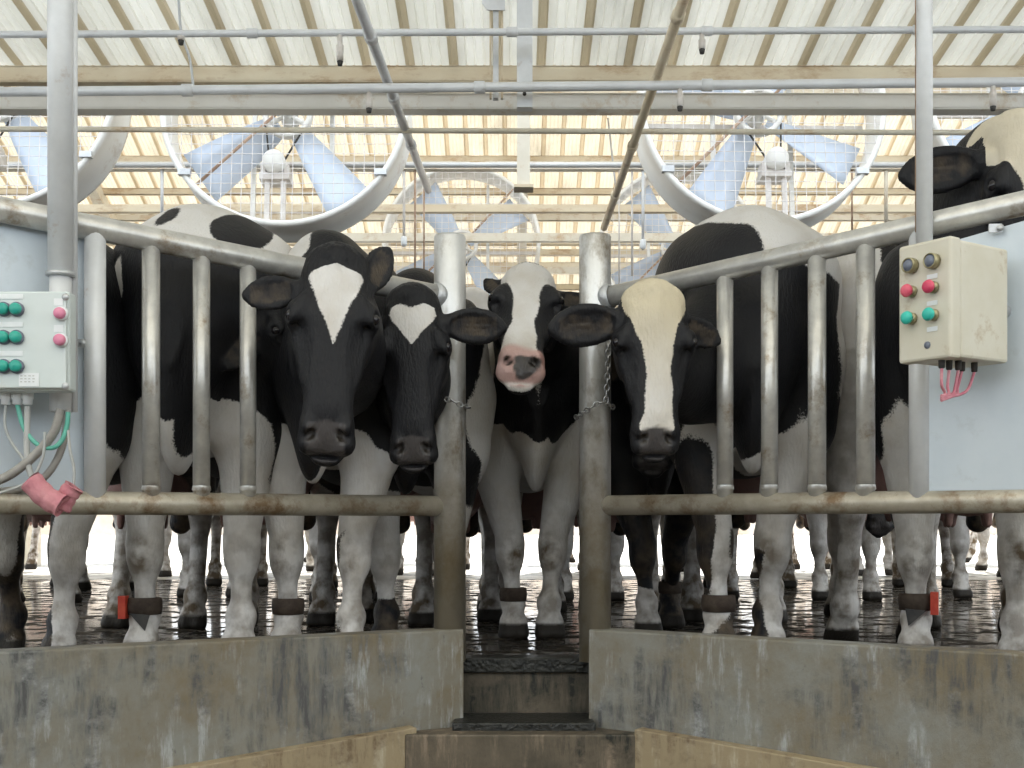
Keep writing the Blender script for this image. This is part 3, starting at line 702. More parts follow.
# ------------------------------------------------------------------ cows: one continuous body each, grown from a distance field
def smin(a, b, k):
    h = np.maximum(k-np.abs(a-b), 0)/k
    return np.minimum(a, b)-h*h*k*.25
class Field:
    def __init__(s, lo, hi, h):
        s.h = h; s.lo = np.array(lo, np.float32); s.n = (np.ceil((np.array(hi)-s.lo)/h)).astype(int)+1
        s.F = np.full(s.n, 1.0, np.float32)
        s.ax = [s.lo[i]+h*np.arange(s.n[i], dtype=np.float32) for i in range(3)]
    def sub(s, lo, hi, m):
        i0 = np.maximum(((np.array(lo)-m-s.lo)/s.h).astype(int), 0); i1 = np.minimum(((np.array(hi)+m-s.lo)/s.h).astype(int)+2, s.n)
        if (i1 <= i0).any(): return None, None
        sl = tuple(slice(a, b) for a, b in zip(i0, i1))
        P = [s.ax[0][sl[0]][:,None,None], s.ax[1][sl[1]][None,:,None], s.ax[2][sl[2]][None,None,:]]
        return sl, P
    def comb(s, sl, d, k, neg=False):
        if neg: s.F[sl] = -smin(-s.F[sl], d, k)
        else: s.F[sl] = smin(s.F[sl], d, k)
    def cone(s, a, b, r1, r2, k=.04, side=None, f=1., neg=False):
        a = np.array(a, float); b = np.array(b, float); R = max(r1, r2)
        sl, P = s.sub(np.minimum(a,b)-R, np.maximum(a,b)+R, k)
        if sl is None: return
        ab = b-a; L2 = max(ab@ab, 1e-9)
        t = np.clip(((P[0]-a[0])*ab[0]+(P[1]-a[1])*ab[1]+(P[2]-a[2])*ab[2])/L2, 0, 1)
        q = [P[i]-(a[i]+t*ab[i]) for i in range(3)]
        if side is not None:
            sd = np.array(side, float); sd /= np.linalg.norm(sd)
            dt = q[0]*sd[0]+q[1]*sd[1]+q[2]*sd[2]; g = 1/f-1
            q = [q[i]+g*dt*sd[i] for i in range(3)]
        d = np.sqrt(q[0]**2+q[1]**2+q[2]**2)-(r1+t*(r2-r1))
        s.comb(sl, d.astype(np.float32), k, neg)
    def ell(s, c, r, A=None, k=.03, neg=False):
        c = np.array(c, float); r = np.array(r, float); R = r.max()
        if A is None: A = np.eye(3)
        sl, P = s.sub(c-R, c+R, k)
        if sl is None: return
        q = [P[i]-c[i] for i in range(3)]
        L_ = [q[0]*A[j][0]+q[1]*A[j][1]+q[2]*A[j][2] for j in range(3)]
        k0 = np.sqrt(sum((L_[j]/r[j])**2 for j in range(3))); k1 = np.sqrt(sum((L_[j]/r[j]**2)**2 for j in range(3)))+1e-6
        s.comb(sl, (k0*(k0-1)/k1).astype(np.float32), k, neg)
    def loft(s, o, A, st, k=.04, ex=2.2, taper=.2):
        """st: (s, wc, rv, rtop, rbot)"""
        st = np.array(st, float); o = np.array(o, float)
        T = np.linspace(st[0,0], st[-1,0], 160)
        C = []
        for j in range(1, 5):
            m = np.gradient(st[:,j], st[:,0]); i = np.clip(np.searchsorted(st[:,0], T, 'right')-1, 0, len(st)-2)
            hh = st[i+1,0]-st[i,0]; t = (T-st[i,0])/hh
            C.append((2*t**3-3*t**2+1)*st[i,j]+(t**3-2*t**2+t)*hh*m[i]+(-2*t**3+3*t**2)*st[i+1,j]+(t**3-t**2)*hh*m[i+1])
        R = max(C[1].max(), C[2].max()+abs(C[0]).max(), C[3].max()+abs(C[0]).max())
        p0 = o+A[0]*st[0,0]; p1 = o+A[0]*st[-1,0]
        sl, P = s.sub(np.minimum(p0,p1)-R, np.maximum(p0,p1)+R, k)
        if sl is None: return
        q = [P[i]-o[i] for i in range(3)]
        S_, V_, W_ = [q[0]*A[j][0]+q[1]*A[j][1]+q[2]*A[j][2] for j in range(3)]
        wc, rv, rt, rb = [np.interp(S_, T, np.maximum(C[j], .012) if j else C[j]) for j in range(4)]
        Wq = W_-wc; up = Wq > 0; rw = np.where(up, rt, rb)
        rv = rv*(1-taper*np.clip(-Wq/rb, 0, 1))
        n = (np.abs(V_/rv)**ex+np.abs(Wq/rw)**ex)**(1/ex)
        d = (n-1)*np.minimum(rv, rw)*.95
        d = np.maximum(d, np.maximum(st[0,0]-S_, S_-st[-1,0]))
        s.comb(sl, d.astype(np.float32), k)
    def mesh(s):
        F = s.F; nx, ny, nz = F.shape; neg = F < 0
        cs = np.zeros((nx-1,ny-1,nz-1), np.int8)
        offs = [(i,j,k) for i in (0,1) for j in (0,1) for k in (0,1)]
        for (i,j,k) in offs: cs += neg[i:nx-1+i, j:ny-1+j, k:nz-1+k]
        act = (cs > 0) & (cs < 8); idx = np.argwhere(act); ids = np.full(act.shape, -1, np.int32); ids[act] = np.arange(len(idx))
        acc = np.zeros((len(idx),3)); cnt = np.zeros(len(idx))
        val = {o: F[idx[:,0]+o[0], idx[:,1]+o[1], idx[:,2]+o[2]] for o in offs}
        for o in offs:
            for ax in range(3):
                if o[ax] == 0:
                    o2 = list(o); o2[ax] = 1; o2 = tuple(o2)
                    a, b = val[o], val[o2]; m = (a < 0) != (b < 0); t = np.where(m, a/(a-b+1e-12), 0)
                    p = np.zeros((len(idx),3)); p[:] = o; p[:,ax] = t
                    acc[m] += p[m]; cnt[m] += 1
        V = s.lo+(idx+acc/cnt[:,None])*s.h
        quads = []
        for ax in range(3):
            a = [slice(None)]*3; b = [slice(None)]*3; a[ax] = slice(0,-1); b[ax] = slice(1,None)
            ch = neg[tuple(a)] != neg[tuple(b)]; e = np.argwhere(ch)
            o1, o2 = [x for x in range(3) if x != ax]
            ok = (e[:,o1] > 0) & (e[:,o2] > 0) & (e[:,o1] < F.shape[o1]-1) & (e[:,o2] < F.shape[o2]-1); e = e[ok]
            def g(d1, d2):
                q = e.copy(); q[:,o1] -= d1; q[:,o2] -= d2; return ids[q[:,0],q[:,1],q[:,2]]
            Q = np.stack([g(0,0),g(1,0),g(1,1),g(0,1)], 1)
            inside = neg[e[:,0],e[:,1],e[:,2]]
            if ax == 1: inside = ~inside
            Q[~inside] = Q[~inside][:,::-1]
            quads.append(Q)
        Q = np.concatenate(quads); return V, Q
def relax(V, Q, it=2, f=.5):
    n = len(V)
    E = np.concatenate([Q[:,[0,1]],Q[:,[1,2]],Q[:,[2,3]],Q[:,[3,0]]])
    for _ in range(it):
        for ff in (f, -f*.9):
            A = np.zeros((n,3)); c = np.bincount(E[:,0], minlength=n)+np.bincount(E[:,1], minlength=n)
            for j in range(3): A[:,j] = np.bincount(E[:,0], weights=V[E[:,1],j], minlength=n)+np.bincount(E[:,1], weights=V[E[:,0],j], minlength=n)
            V = V+ff*(A/np.maximum(c,1)[:,None]-V)
    return V
def nrm(v): v = np.array(v, float); return v/np.linalg.norm(v)
def wob(P, sc, seed):
    r = np.random.RandomState(seed); o = np.zeros(len(P))
    for i in range(6):
        k = r.normal(size=3)*sc; o += np.sin(P@k+r.uniform(0,6.28))
    return o/6
HEAD = [(-.045,-.075,.035,.02,.04),(-.02,-.07,.068,.05,.09),(.03,-.07,.088,.062,.13),(.09,-.07,.096,.068,.150),(.15,-.07,.108,.071,.152),(.19,-.07,.110,.070,.150),(.24,-.068,.094,.063,.138),(.32,-.066,.077,.054,.115),(.40,-.066,.066,.047,.092),(.46,-.068,.066,.044,.076),(.50,-.074,.072,.038,.064),(.54,-.088,.068,.028,.048),(.575,-.098,.050,.018,.030),(.59,-.10,.03,.010,.015)]
def cow(label, pos, heading, head=None, hw=1., sc=1., h=.011, coat=None, blaze=None, ears=None, front=None, hind=None, neckpts=None, seed=1, cream=0., pinknose=0., name='cow',
        bands=(), tail=None, knees=(.5,.5), group='black and white cows', hs=1., legwhite=.0, barrel=1., nosec=1., eyes=True, dirt_shade_amt=.85, broad=0, neck_r=1.):
    """pos: ground point between the front feet, heading: unit direction the cow faces"""
    hd = np.array([heading[0], heading[1], 0.]); hd /= np.linalg.norm(hd)
    lf = np.array([-hd[1], hd[0], 0.]); up = np.array([0,0,1.])
    Rm = np.array([hd, lf, up])                        # world -> local rows
    org = np.array([pos[0], pos[1], 0.])-hd*.55*sc
    toL = lambda p: Rm@(np.array(p, float)-org)/sc
    toD = lambda d: Rm@np.array(d, float)
    fx = front or ((.55,.15),(.55,-.15)); hx = hind or ((-.76,.17),(-.80,-.17))
    u = nrm(toD(head['u'])); w_ = toD(head['w']); w_ = nrm(w_-u*(w_@u)); v = np.cross(w_, u)
    A = np.array([u, v, w_]); poll = toL(head['poll']); q = hs/sc
    Hp = lambda s_, v_, ww: poll+(u*s_+v*v_+w_*ww)*q
    hb = Hp(.075, 0, -.12)
    back = -w_*.75-u*.45
    base = np.array([.50,0,1.12])
    if neckpts is None: ctrl = [base, np.array([.80,0,1.18])*.6+.4*(base+(hb-base)*.4), hb+nrm(back)*.22, hb]
    else: ctrl = [base]+[toL(p) for p in neckpts]+[hb]
    ts = np.linspace(0,1,10)
    if len(ctrl) == 4: NP = [c for c in [(1-t)**3*ctrl[0]+3*t*(1-t)**2*ctrl[1]+3*t*t*(1-t)*ctrl[2]+t**3*ctrl[3] for t in ts]]
    else: NP = [(1-t)**2*ctrl[0]+2*t*(1-t)*ctrl[1]+t*t*ctrl[2] for t in ts]
    allp = np.array(NP+[Hp(.6,.3,0),Hp(.6,-.3,0),Hp(0,.33,.05),Hp(0,-.33,.05),Hp(-.12,0,0),Hp(.6,0,-.2),[-1.13,-.42,0],[.9,.42,1.55]])
    lo = allp.min(0)-.10; hi = allp.max(0)+.10; lo[2] = -.03
    F = Field(lo, hi, h)
    I = np.eye(3); bw = barrel
    # trunk (axes: along, side, up)
    F.loft((0,0,0), I, [(-1.03,1.16,.05,.06,.08),(-.98,1.14,.14*bw,.16,.2),(-.85,1.12,.23*bw,.26,.28),(-.62,1.10,.28*bw,.31,.33),(-.3,1.04,.32*bw,.36,.40),(0,1.01,.335*bw,.38,.42),(.28,1.03,.30*bw,.38,.40),(.5,1.06,.235*bw,.38,.37),(.66,1.05,.185,.30,.30),(.78,1.03,.12,.2,.2),(.84,1.02,.05,.08,.08)], k=.05, ex=2.15, taper=.12)
    F.cone((-.78,.23*bw,1.28),(-.66,.25*bw,1.26),.05,.06,.09); F.cone((-.78,-.23*bw,1.28),(-.66,-.25*bw,1.26),.05,.06,.09)   # hook bones
    F.cone((.30,0,1.40),(.55,0,1.36),.045,.05,.10)                                                # withers
    F.cone((-.9,0,1.36),(-.3,0,1.375),.03,.03,.08)                                                # backbone
    for sgn in (1,-1):
        F.ell((.47,sgn*.20,1.03),(.16,.085,.30), k=.10)
    F.ell((.72,0,.82),(.13,.06,.24), k=.09)                                                        # brisket
    if broad: F.ell((.18,0,1.24),(.62,.31*broad,.215), k=.10)
    # neck
    for i in range(9):
        t0, t1 = i/9, (i+1)/9
        ra = (.245*(1-t0)**1.1+.118*(1-(1-t0)**1.1))*neck_r; rb = (.245*(1-t1)**1.1+.118*(1-(1-t1)**1.1))*neck_r
        tg = NP[i+1]-NP[i]; sd = np.cross(tg, [0,0,1.]); 
        if np.linalg.norm(sd) < 1e-4: sd = np.array([0,1.,0])
        F.cone(NP[i], NP[i+1], ra, rb, .05, side=sd, f=.72+.2*t0)
    # front legs
    for j, (x, y) in enumerate(fx):
        sg = 1 if y > (fx[0][1]+fx[1][1])/2 else -1
        el = np.array([.50, sg*.165+.3*((fx[0][1]+fx[1][1])/2), .74]); kn = np.array([x*.75+.25*.5+.01, y*.85+.15*el[1], .335]); fe = np.array([x, y, .135])
        F.cone((.48,sg*.18,.95), el, .12, .105, .08)
        F.cone(el, kn+[0,0,.06], .104, .056, .05)
        F.ell(kn, (.060,.058,.080), k=.035)
        F.cone(kn, fe, .036, .031, .03); F.ell(fe+[-.004,0,0], (.050,.047,.044), k=.03)
        F.cone(fe, (x+.03,y,.07), .038, .042, .025)
        F.cone((x+.03,y-.02,.062),(x+.058,y-.026,.018), .036, .036, .016); F.cone((x+.03,y+.02,.062),(x+.058,y+.026,.018), .036, .036, .016)
    for j, (x, y) in enumerate(hx):
        sg = 1 if y > 0 else -1
        hk = np.array([x-.10, y, .475]); fe = np.array([x, y, .135]); sti = np.array([x*.4-.30, sg*.21*bw, .76])
        F.ell((-.68,sg*.165*bw,.98),(.23,.105,.27), k=.10)
        F.cone((-.70,sg*.17*bw,.88), sti, .15, .11, .08)
        F.cone((-.80,sg*.15*bw,.86), hk+[.02,0,.10], .12, .06, .07)
        F.cone(sti, hk+[.02,0,.05], .10, .052, .06)
        F.ell(hk, (.058,.042,.07), k=.04); F.cone(hk+[-.028,0,.03], hk+[-.03,0,.06], .02, .014, .03)
        F.cone(hk, fe, .040, .036, .03); F.ell(fe+[-.004,0,0], (.05,.046,.044), k=.03)
        F.cone(fe, (x+.03,y,.07), .040, .043, .025)
        F.cone((x+.03,y-.02,.062),(x+.058,y-.026,.018), .037, .037, .016); F.cone((x+.03,y+.02,.062),(x+.058,y+.026,.018), .037, .037, .016)
    # udder
    F.ell((-.58,0,.62),(.20,.15,.15), k=.06)
    for (a_, b__) in ((-.50,.07),(-.50,-.07),(-.66,.06),(-.66,-.06)): F.cone((a_,b__,.53),(a_,b__*1.05,.44), .022, .016, .02)
    # tail
    tl = tail or [(-1.0,0,1.33),(-1.07,.0,1.22),(-1.09,.02,.95),(-1.07,.03,.65),(-1.06,.03,.45)]
    for i in range(len(tl)-1): F.cone(tl[i], tl[i+1], (.045,.028,.02,.035,.03)[min(i,4)], (.028,.02,.022,.05,.03)[min(i,4)], .03)
    # head
    H = [(a*q,b*q,c_*q*hw,d*q,e_*q) for a,b,c_,d,e_ in HEAD]
    F.loft(poll, A, H, k=.035, ex=2.5, taper=.22)
    bv = nrm(u*.62+w_*-.78); bn = nrm(u*.78+w_*.62)       # slope and normal of the nose front
    for sg in (1,-1):
        F.ell(Hp(.185,sg*.092*hw,-.042), np.array([.046,.030,.034])*q, A, k=.03*q)      # orbit
        F.cone(Hp(.140,sg*.076*hw,-.012), Hp(.200,sg*.098*hw,-.014), .014*q, .013*q, .02*q) # brow
        F.cone(Hp(.25,sg*.084*hw,-.085), Hp(.37,sg*.062*hw,-.075), .018*q, .012*q, .03*q)    # cheek ridge
        F.ell(Hp(.20,sg*.078*hw,-.15), np.array([.095,.030,.06])*q, A, k=.05*q)         # jaw muscle
        F.ell(Hp(.30,sg*.085*hw,-.012), np.array([.08,.030,.022])*q, A, k=.03*q, neg=True)   # hollow beside the nose bridge
        F.ell(Hp(.085,sg*.105*hw,-.03), np.array([.04,.022,.03])*q, A, k=.03*q, neg=True)   # temple
        F.ell(Hp(.188,sg*.112*hw,-.024), np.array([.018,.014,.013])*q, A, k=.007*q, neg=True)
        F.ell(Hp(.228,sg*.092*hw,-.035), np.array([.022,.010,.008])*q, A, k=.02*q, neg=True) # tear groove
    F.ell(Hp(.000,0,-.05), np.array([.046,.055,.054])*q, A, k=.035*q)                # poll tuft
    F.ell(Hp(.520,0,-.078), np.array([.030,.064,.034])*q, np.array([bn,v,bv]), k=.02*q)   # nose pad
    for sg in (1,-1):
        F.ell(Hp(.548,sg*.044,-.088), np.array([.034,.036,.036])*q, A, k=.018*q)     # upper lip lobes
        F.ell(Hp(.505,sg*.052,-.048), np.array([.026,.018,.018])*q, A, k=.015*q)     # nostril wing
    F.ell(Hp(.578,0,-.118), np.array([.030,.046,.030])*q, A, k=.015*q)                # lower lip and chin
    F.ell(Hp(.584,0,-.080), np.array([.0075,.060,.034])*q, A, k=.010*q, neg=True)     # mouth
    for sg in (1,-1):
        ns_ = nrm(bv*.7+v*sg*.72); F.ell(Hp(.534,sg*.043,-.046), np.array([.020,.024,.0125])*q, np.array([bn,ns_,np.cross(bn,ns_)]), k=.005*q, neg=True)
    # ears
    earD = []
    for e_ in (ears or [dict(side=1), dict(side=-1)]):
        sg = e_['side']; d = nrm(e_['d'][0]*u+e_['d'][1]*sg*v+e_['d'][2]*w_) if 'd' in e_ else nrm(.18*u+sg*v-.25*w_)
        fc = e_.get('f', (0.25,0,1)); fc = nrm(fc[0]*u+fc[1]*sg*v+fc[2]*w_); fc = nrm(fc-d*(fc@d)); wd = np.cross(fc, d)
        b0 = Hp(.092, sg*.084, -.072); Ae = np.array([d, wd, fc]); L_ = e_.get('L', .215)*q/.215
        F.loft(b0, Ae, [(-.03*L_,0,.03*L_,.03*L_,.03*L_),(.03*L_,0,.034*L_,.026*L_,.026*L_),(.075*L_,0,.052*L_,.02*L_,.022*L_),(.12*L_,0,.060*L_,.016*L_,.019*L_),(.165*L_,0,.054*L_,.014*L_,.016*L_),(.205*L_,0,.032*L_,.012*L_,.013*L_),(.225*L_,0,.010*L_,.01*L_,.01*L_)], k=.012, ex=2., taper=0)
        F.ell(b0+d*.12*L_+fc*.018*L_, np.array([.080,.042,.019])*L_, Ae, k=.008, neg=True)
        for oo in (-.016,.0,.016): F.cone(b0+d*.05*L_+wd*oo*.6*L_+fc*.002, b0+d*.17*L_+wd*oo*1.3*L_+fc*.001, .004, .003, .008)
        earD.append((b0, d, fc, L_))
    # flat soles
    V, Q = F.mesh(); V = relax(V, Q, 2)
    V[:,2] = np.maximum(V[:,2], 0.0)
    Lq = (V-poll)@A.T/q; pm = np.clip((.085-Lq[:,0])/.05,0,1)*(Lq[:,0] > -.12)*(np.abs(Lq[:,1]) < .10)*(Lq[:,2] > -.09)
    V = V+np.outer(pm*(np.sin(Lq[:,1]*420+8*np.sin(Lq[:,0]*60))*.0016+wob(V,120,seed)*.004), w_)
    # ---- coat fields
    seedn = wob(V, 9, seed)*.035+wob(V, 22, seed+5)*.016
    ct = np.full(len(V), -.3)
    Vl = V
    for kind, c_, r_ in (coat or []):
        c_ = np.array(c_); r_ = np.array(r_); val = (1-np.sqrt((((Vl-c_)/r_)**2).sum(1)))*r_.min()+seedn
        if kind == 'w': ct = np.maximum(ct, val)
        elif kind == 'b': ct = np.minimum(ct, -val)
        elif kind == 'W': ct = np.maximum(ct, np.minimum(val, .4))
    Lh = (V-poll)@A.T/q                                # head coordinates
    hm = (Lh[:,0] > -.09) & (Lh[:,0] < .62) & (np.abs(Lh[:,1]) < .135) & (Lh[:,2] > -.24+.1*np.clip(-Lh[:,0]*5,0,1)) & (Lh[:,2] < .08)
    nb = blaze or dict(base=-1, tab=[(-.1,0,-.1),(.6,0,-.1)])
    if 'fn' in nb: hv = nb['fn'](Lh)
    else:
        tb = np.array(nb['tab']); hwid = np.interp(Lh[:,0], tb[:,0], tb[:,2]); cen = np.interp(Lh[:,0], tb[:,0], tb[:,1])
        hv = hwid-np.abs(Lh[:,1]-cen)+wob(Lh, 40, seed+9)*.006
        hv = np.minimum(hv, (Lh[:,2]+nb.get('wl', .085))*1.)
        if nb['base'] > 0: hv = np.maximum(hv, -(Lh[:,2]+.0))
        for bb in nb.get('black', []):
            c_, r_ = np.array(bb[0]), np.array(bb[1]); hv = np.minimum(hv, -(1-np.sqrt((((Lh-c_)/r_)**2).sum(1)))*r_.min())
    ct = np.where(hm, hv, ct)
    cr_ = np.zeros(len(V))
    if cream:
        cr_ = np.where(hm, cream*np.clip(1.15-Lh[:,0]*2.6, .15, 1), .0)
    # ears keep black unless asked
    em = np.zeros(len(V), bool)
    for b0, d, fc, L_ in earD:
        s_ = (V-b0)@d; r_ = np.linalg.norm(V-b0-np.outer(s_, d), axis=1); em |= (s_ > .02) & (s_ < .26) & (r_ < .085)
    em &= ~((np.abs(Lh[:,1]) < .10) & (Lh[:,0] > -.1) & (Lh[:,0] < .3))
    ct = np.where(em, -.1, ct)
    # dirt on the legs, knees, rump; also shade painted on hind and far legs
    dirt_shade = np.clip(.9-V[:,2]*1.3, 0, .85)*dirt_shade_amt+np.clip((-V[:,0])*2,0,.35)*(V[:,2]<.8)
    for j, (x, y) in enumerate(fx):
        kn = np.array([x+.03, y, .335]); dd = np.sqrt((((V-kn)/[.09,.06,.10])**2).sum(1)); dirt_shade = np.maximum(dirt_shade, np.clip(1.5-dd*1.2, 0, 1)*knees[j])
    dirt_shade = np.maximum(dirt_shade, np.clip((-V[:,0]-.75)*2, 0, .45)*(V[:,2] < 1.0))
    dirt_shade = np.where(em | hm, 0, dirt_shade)
    hoof_nostril = np.clip((.062-V[:,2])/.008, 0, 1)
    nose = np.zeros(len(V)); pink = np.zeros(len(V))
    nm = hm & (Lh[:,0] > .44)
    bz = Lh[:,0]*.78+(Lh[:,2])*.62; tv = Lh[:,0]*.62-Lh[:,2]*.78
    pad = np.clip((Lh[:,0]-.487-.25*np.abs(Lh[:,1]))/.008, 0, 1)*np.clip((.058-np.abs(Lh[:,1]))/.008, 0, 1)*np.clip((.104+Lh[:,2])/.01, 0, 1)
    if pinknose:
        pk = np.clip((Lh[:,0]-.468+wob(Lh, 30, seed)*.02)/.02, 0, 1)*np.clip((Lh[:,2]+.108)/.012, 0, 1); pink = np.where(nm, pk*pinknose, 0)
        nose = np.where(nm, np.clip((1-np.sqrt((((Lh-[.535,.018,-.078])/[.046,.060,.052])**2).sum(1))+.25*wob(Lh, 60, seed+3))*8, 0, 1), 0)
    else: nose = np.where(nm, pad, 0)*nosec
    for sg in (1,-1):
        dn = np.sqrt((((Lh-[.534,sg*.043,-.046])/[.022,.019,.022])**2).sum(1)); hoof_nostril = np.maximum(hoof_nostril, np.where(nm, np.clip((1-dn)*4,0,1), 0))  # dark of the nostril hollows painted into the colour
    ud = np.sqrt((((V-[-.58,0,.57])/[.24,.18,.17])**2).sum(1)); pink = np.maximum(pink, np.clip((1.05-ud)*6, 0, .5))
    pink = np.where(em & (ct < 0), 0, pink)
    for b0, d, fc, L_ in earD:
        rel = V-b0; s_ = rel@d; f_ = rel@fc; dirt_shade = np.where(em & (s_ > .05*L_) & (s_ < .19*L_) & (f_ > -.012) & (np.linalg.norm(rel-np.outer(s_,d)-np.outer(f_,fc), axis=1) < .03*L_), .42, dirt_shade)
    me = bpy.data.meshes.new(name)
    me.vertices.add(len(V)); me.vertices.foreach_set('co', V.astype(np.float32).ravel())
    me.loops.add(Q.size); me.loops.foreach_set('vertex_index', Q.ravel().astype(np.int32))
    me.polygons.add(len(Q)); me.polygons.foreach_set('loop_start', np.arange(0, Q.size, 4, dtype=np.int32)); me.polygons.foreach_set('loop_total', np.full(len(Q), 4, np.int32))
    me.update(calc_edges=True); me.polygons.foreach_set('use_smooth', np.ones(len(Q), bool))
    for nme, arr in (('coat',ct),('cream',cr_),('dirt_shade',dirt_shade),('hoof_nostril',hoof_nostril),('nose',nose),('pink',pink)):
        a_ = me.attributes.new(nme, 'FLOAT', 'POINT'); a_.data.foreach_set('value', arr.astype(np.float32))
    me.materials.append(M['cow'])
    o = bpy.data.objects.new(name, me); COL.objects.link(o)
    o.location = Vector(org); o.rotation_euler = (0,0,math.atan2(hd[1],hd[0])); o.scale = (sc,sc,sc)
    tag(o, label, 'cow', group)
    def child(mb, nme, m): 
        c_ = mb.build(nme, m); c_.parent = o; c_.location = (0,0,0); return c_
    if eyes:
        for sg in (1,-1):
            c_ = Hp(.188, sg*.1060*hw, -.0275)
            mb = MB().lathe([(0,-.017),(.0085,-.0147),(.0147,-.0085),(.017,0),(.0147,.0085),(.0085,.0147),(0,.017)], c_, u, 16)
            mb.v = [tuple(c_+(np.array(x)-c_)*1.05*q) for x in mb.v]
            child(mb, 'eye', M['eye'])
    for (j, z, lab, redtag) in bands:
        x, y = fx[j]
        mb = MB().lathe([(.040,-.028),(.053,-.026),(.056,0),(.053,.026),(.040,.028)], (x+.004,y,z), (0,0,1), 18)
        bnd = child(mb, 'leg_band', M['band'])
        if redtag:
            sy = redtag
            mb = MB().box((x+.02,y+sy*.058-.012,z-.038),(x+.052,y+sy*.058+.012,z+.034)); tg_ = child(mb, 'red_tag', M['tagr']); tg_.parent = bnd; tg_['label'] = 'red plastic tag'
            mb = MB().prism([(x+.058,y-.03,z-.02),(x+.058,y+.035,z-.025),(x+.06,y+.02*-sy,z-.075)], (.004,0,0)); t2 = child(mb, 'strap_end', M['belt']); t2.parent = bnd
    return o
def hd_(poll, u=(0,-.28,-1), w_=(0,-1,.28)): return dict(poll=poll, u=u, w=w_)
LEGW = [('w',(.55,.16,.30),(.16,.12,.50)),('w',(.55,-.16,.30),(.16,.12,.50))]
HINDW = [('w',(-.8,.17,.25),(.2,.13,.42)),('w',(-.8,-.17,.25),(.2,.13,.42))]
BELLY = [('w',(0,0,.55),(.75,.30,.20))]
# heads
def tri(L_):
    hw = np.interp(L_[:,0], [.025,.055,.07,.11,.19,.275,.29], [-.03,.066,.080,.066,.034,.0,-.05])
    v = hw-np.abs(L_[:,1]-.004-.02*np.clip(L_[:,0]-.1,0,.2)); v = np.minimum(v, L_[:,2]+.08); 
    return v+wob(L_, 50, 3)*.004
def heart(L_):
    hw = np.interp(L_[:,0], [.03,.05,.075,.10,.14,.185,.2], [.02,.075,.082,.070,.035,.0,-.05])
    v = hw-np.abs(L_[:,1]-.002); v = np.minimum(v, L_[:,2]+.08); v = np.minimum(v, L_[:,0]-.052+np.abs(L_[:,1])*.35-.0*L_[:,2])
    return v+wob(L_, 50, 4)*.004
P_ = lambda px, py, Y: tuple(W(px, py, Y))
HI = .0075
TOPW = ('w',(-.1,0,1.44),(.95,.34,.20))
cow('black cow with a white triangle on its forehead, head over the left fence', (-.66,4.20), (-.05,-1), hd_(P_(336,252,3.42), (-.03,-.20,-1), (.10,-1,.2)), sc=1.03, h=HI, hs=.99, hw=1.1,
    coat=[('w',(.25,-.17,1.40),(.60,.20,.20)),('b',(.45,.10,1.40),(.30,.17,.2)),*LEGW,*HINDW,('w',(.55,0,.60),(.22,.30,.22))],
    neck_r=.86, barrel=.88, blaze=dict(fn=tri), seed=3, neckpts=[(-.64,4.02,.98),(-.47,3.85,.86)], front=((.58,.10),(.55,-.12)), hind=((-.74,.18),(-.95,-.12)),
    ears=[dict(side=1,d=(-1,.38,-.3),f=(.1,.5,1),L=.18),dict(side=-1,d=(.05,1,-.3),f=(.2,0,1),L=.19)], bands=((1,.17,'',0),), knees=(.7,.9))
cow('black cow with a white heart-shaped forehead mark, beside the left gate post', (-.37,4.50), (-.08,-1), hd_(P_(411,292,3.76), (.02,-.15,-1), (.02,-1,.15)), sc=.98, h=HI, hs=.92, hw=1.1,
    coat=[('w',(-.1,.30,.90),(.8,.17,.45)),('w',(.62,-.1,.36),(.12,.1,.16)),*HINDW,('w',(.2,0,.50),(.75,.30,.12))], blaze=dict(fn=heart), seed=11, neckpts=[(-.36,4.20,.90),(-.32,4.05,.82)],
    front=((.62,-.09),(.38,.11)), ears=[dict(side=1,d=(.02,1,-.15),f=(.3,0,1),L=.235),dict(side=-1,d=(.15,1,-.25),L=.2)], knees=(.4,.3), barrel=.82, dirt_shade_amt=.7, neck_r=.86)
cow('cow with broad white blaze and pink nose standing between the gate posts', (.09,4.98), (.03,-1), hd_(P_(529,265,4.30), (-.06,-.74,-.70), (.02,-.70,.74)), sc=1.02, h=HI, hs=.98, hw=1.12,
    coat=[('w',(.5,0,.45),(.5,.5,.46)),*LEGW,*HINDW,('b',(.80,.13,.88),(.14,.13,.15)),('b',(.80,-.13,.90),(.14,.11,.14)),('b',(.7,0,1.05),(.2,.2,.12)),('w',(.93,.0,.85),(.10,.016,.25)),('w',(.5,-.30,1.1),(.45,.17,.5))],
    blaze=dict(base=-1, tab=[(-.1,0,.05),(-.02,.0,.115),(.04,.0,.118),(.08,.0,.09),(.12,-.0,.066),(.2,-.0,.048),(.33,.0,.042),(.44,-.01,.058),(.56,-.02,.10)], wl=.12, black=[((-.035,.01,-.01),(.035,.055,.05))]),
    pinknose=.8, seed=21, front=((.60,.060),(.60,-.085)), ears=[dict(side=1,d=(.1,1,-.2)),dict(side=-1,d=(-1.0,.75,-.1),f=(0,.4,1),L=.125)], bands=((1,.17,'',0),), knees=(1.,1.), barrel=.8, neck_r=.9)
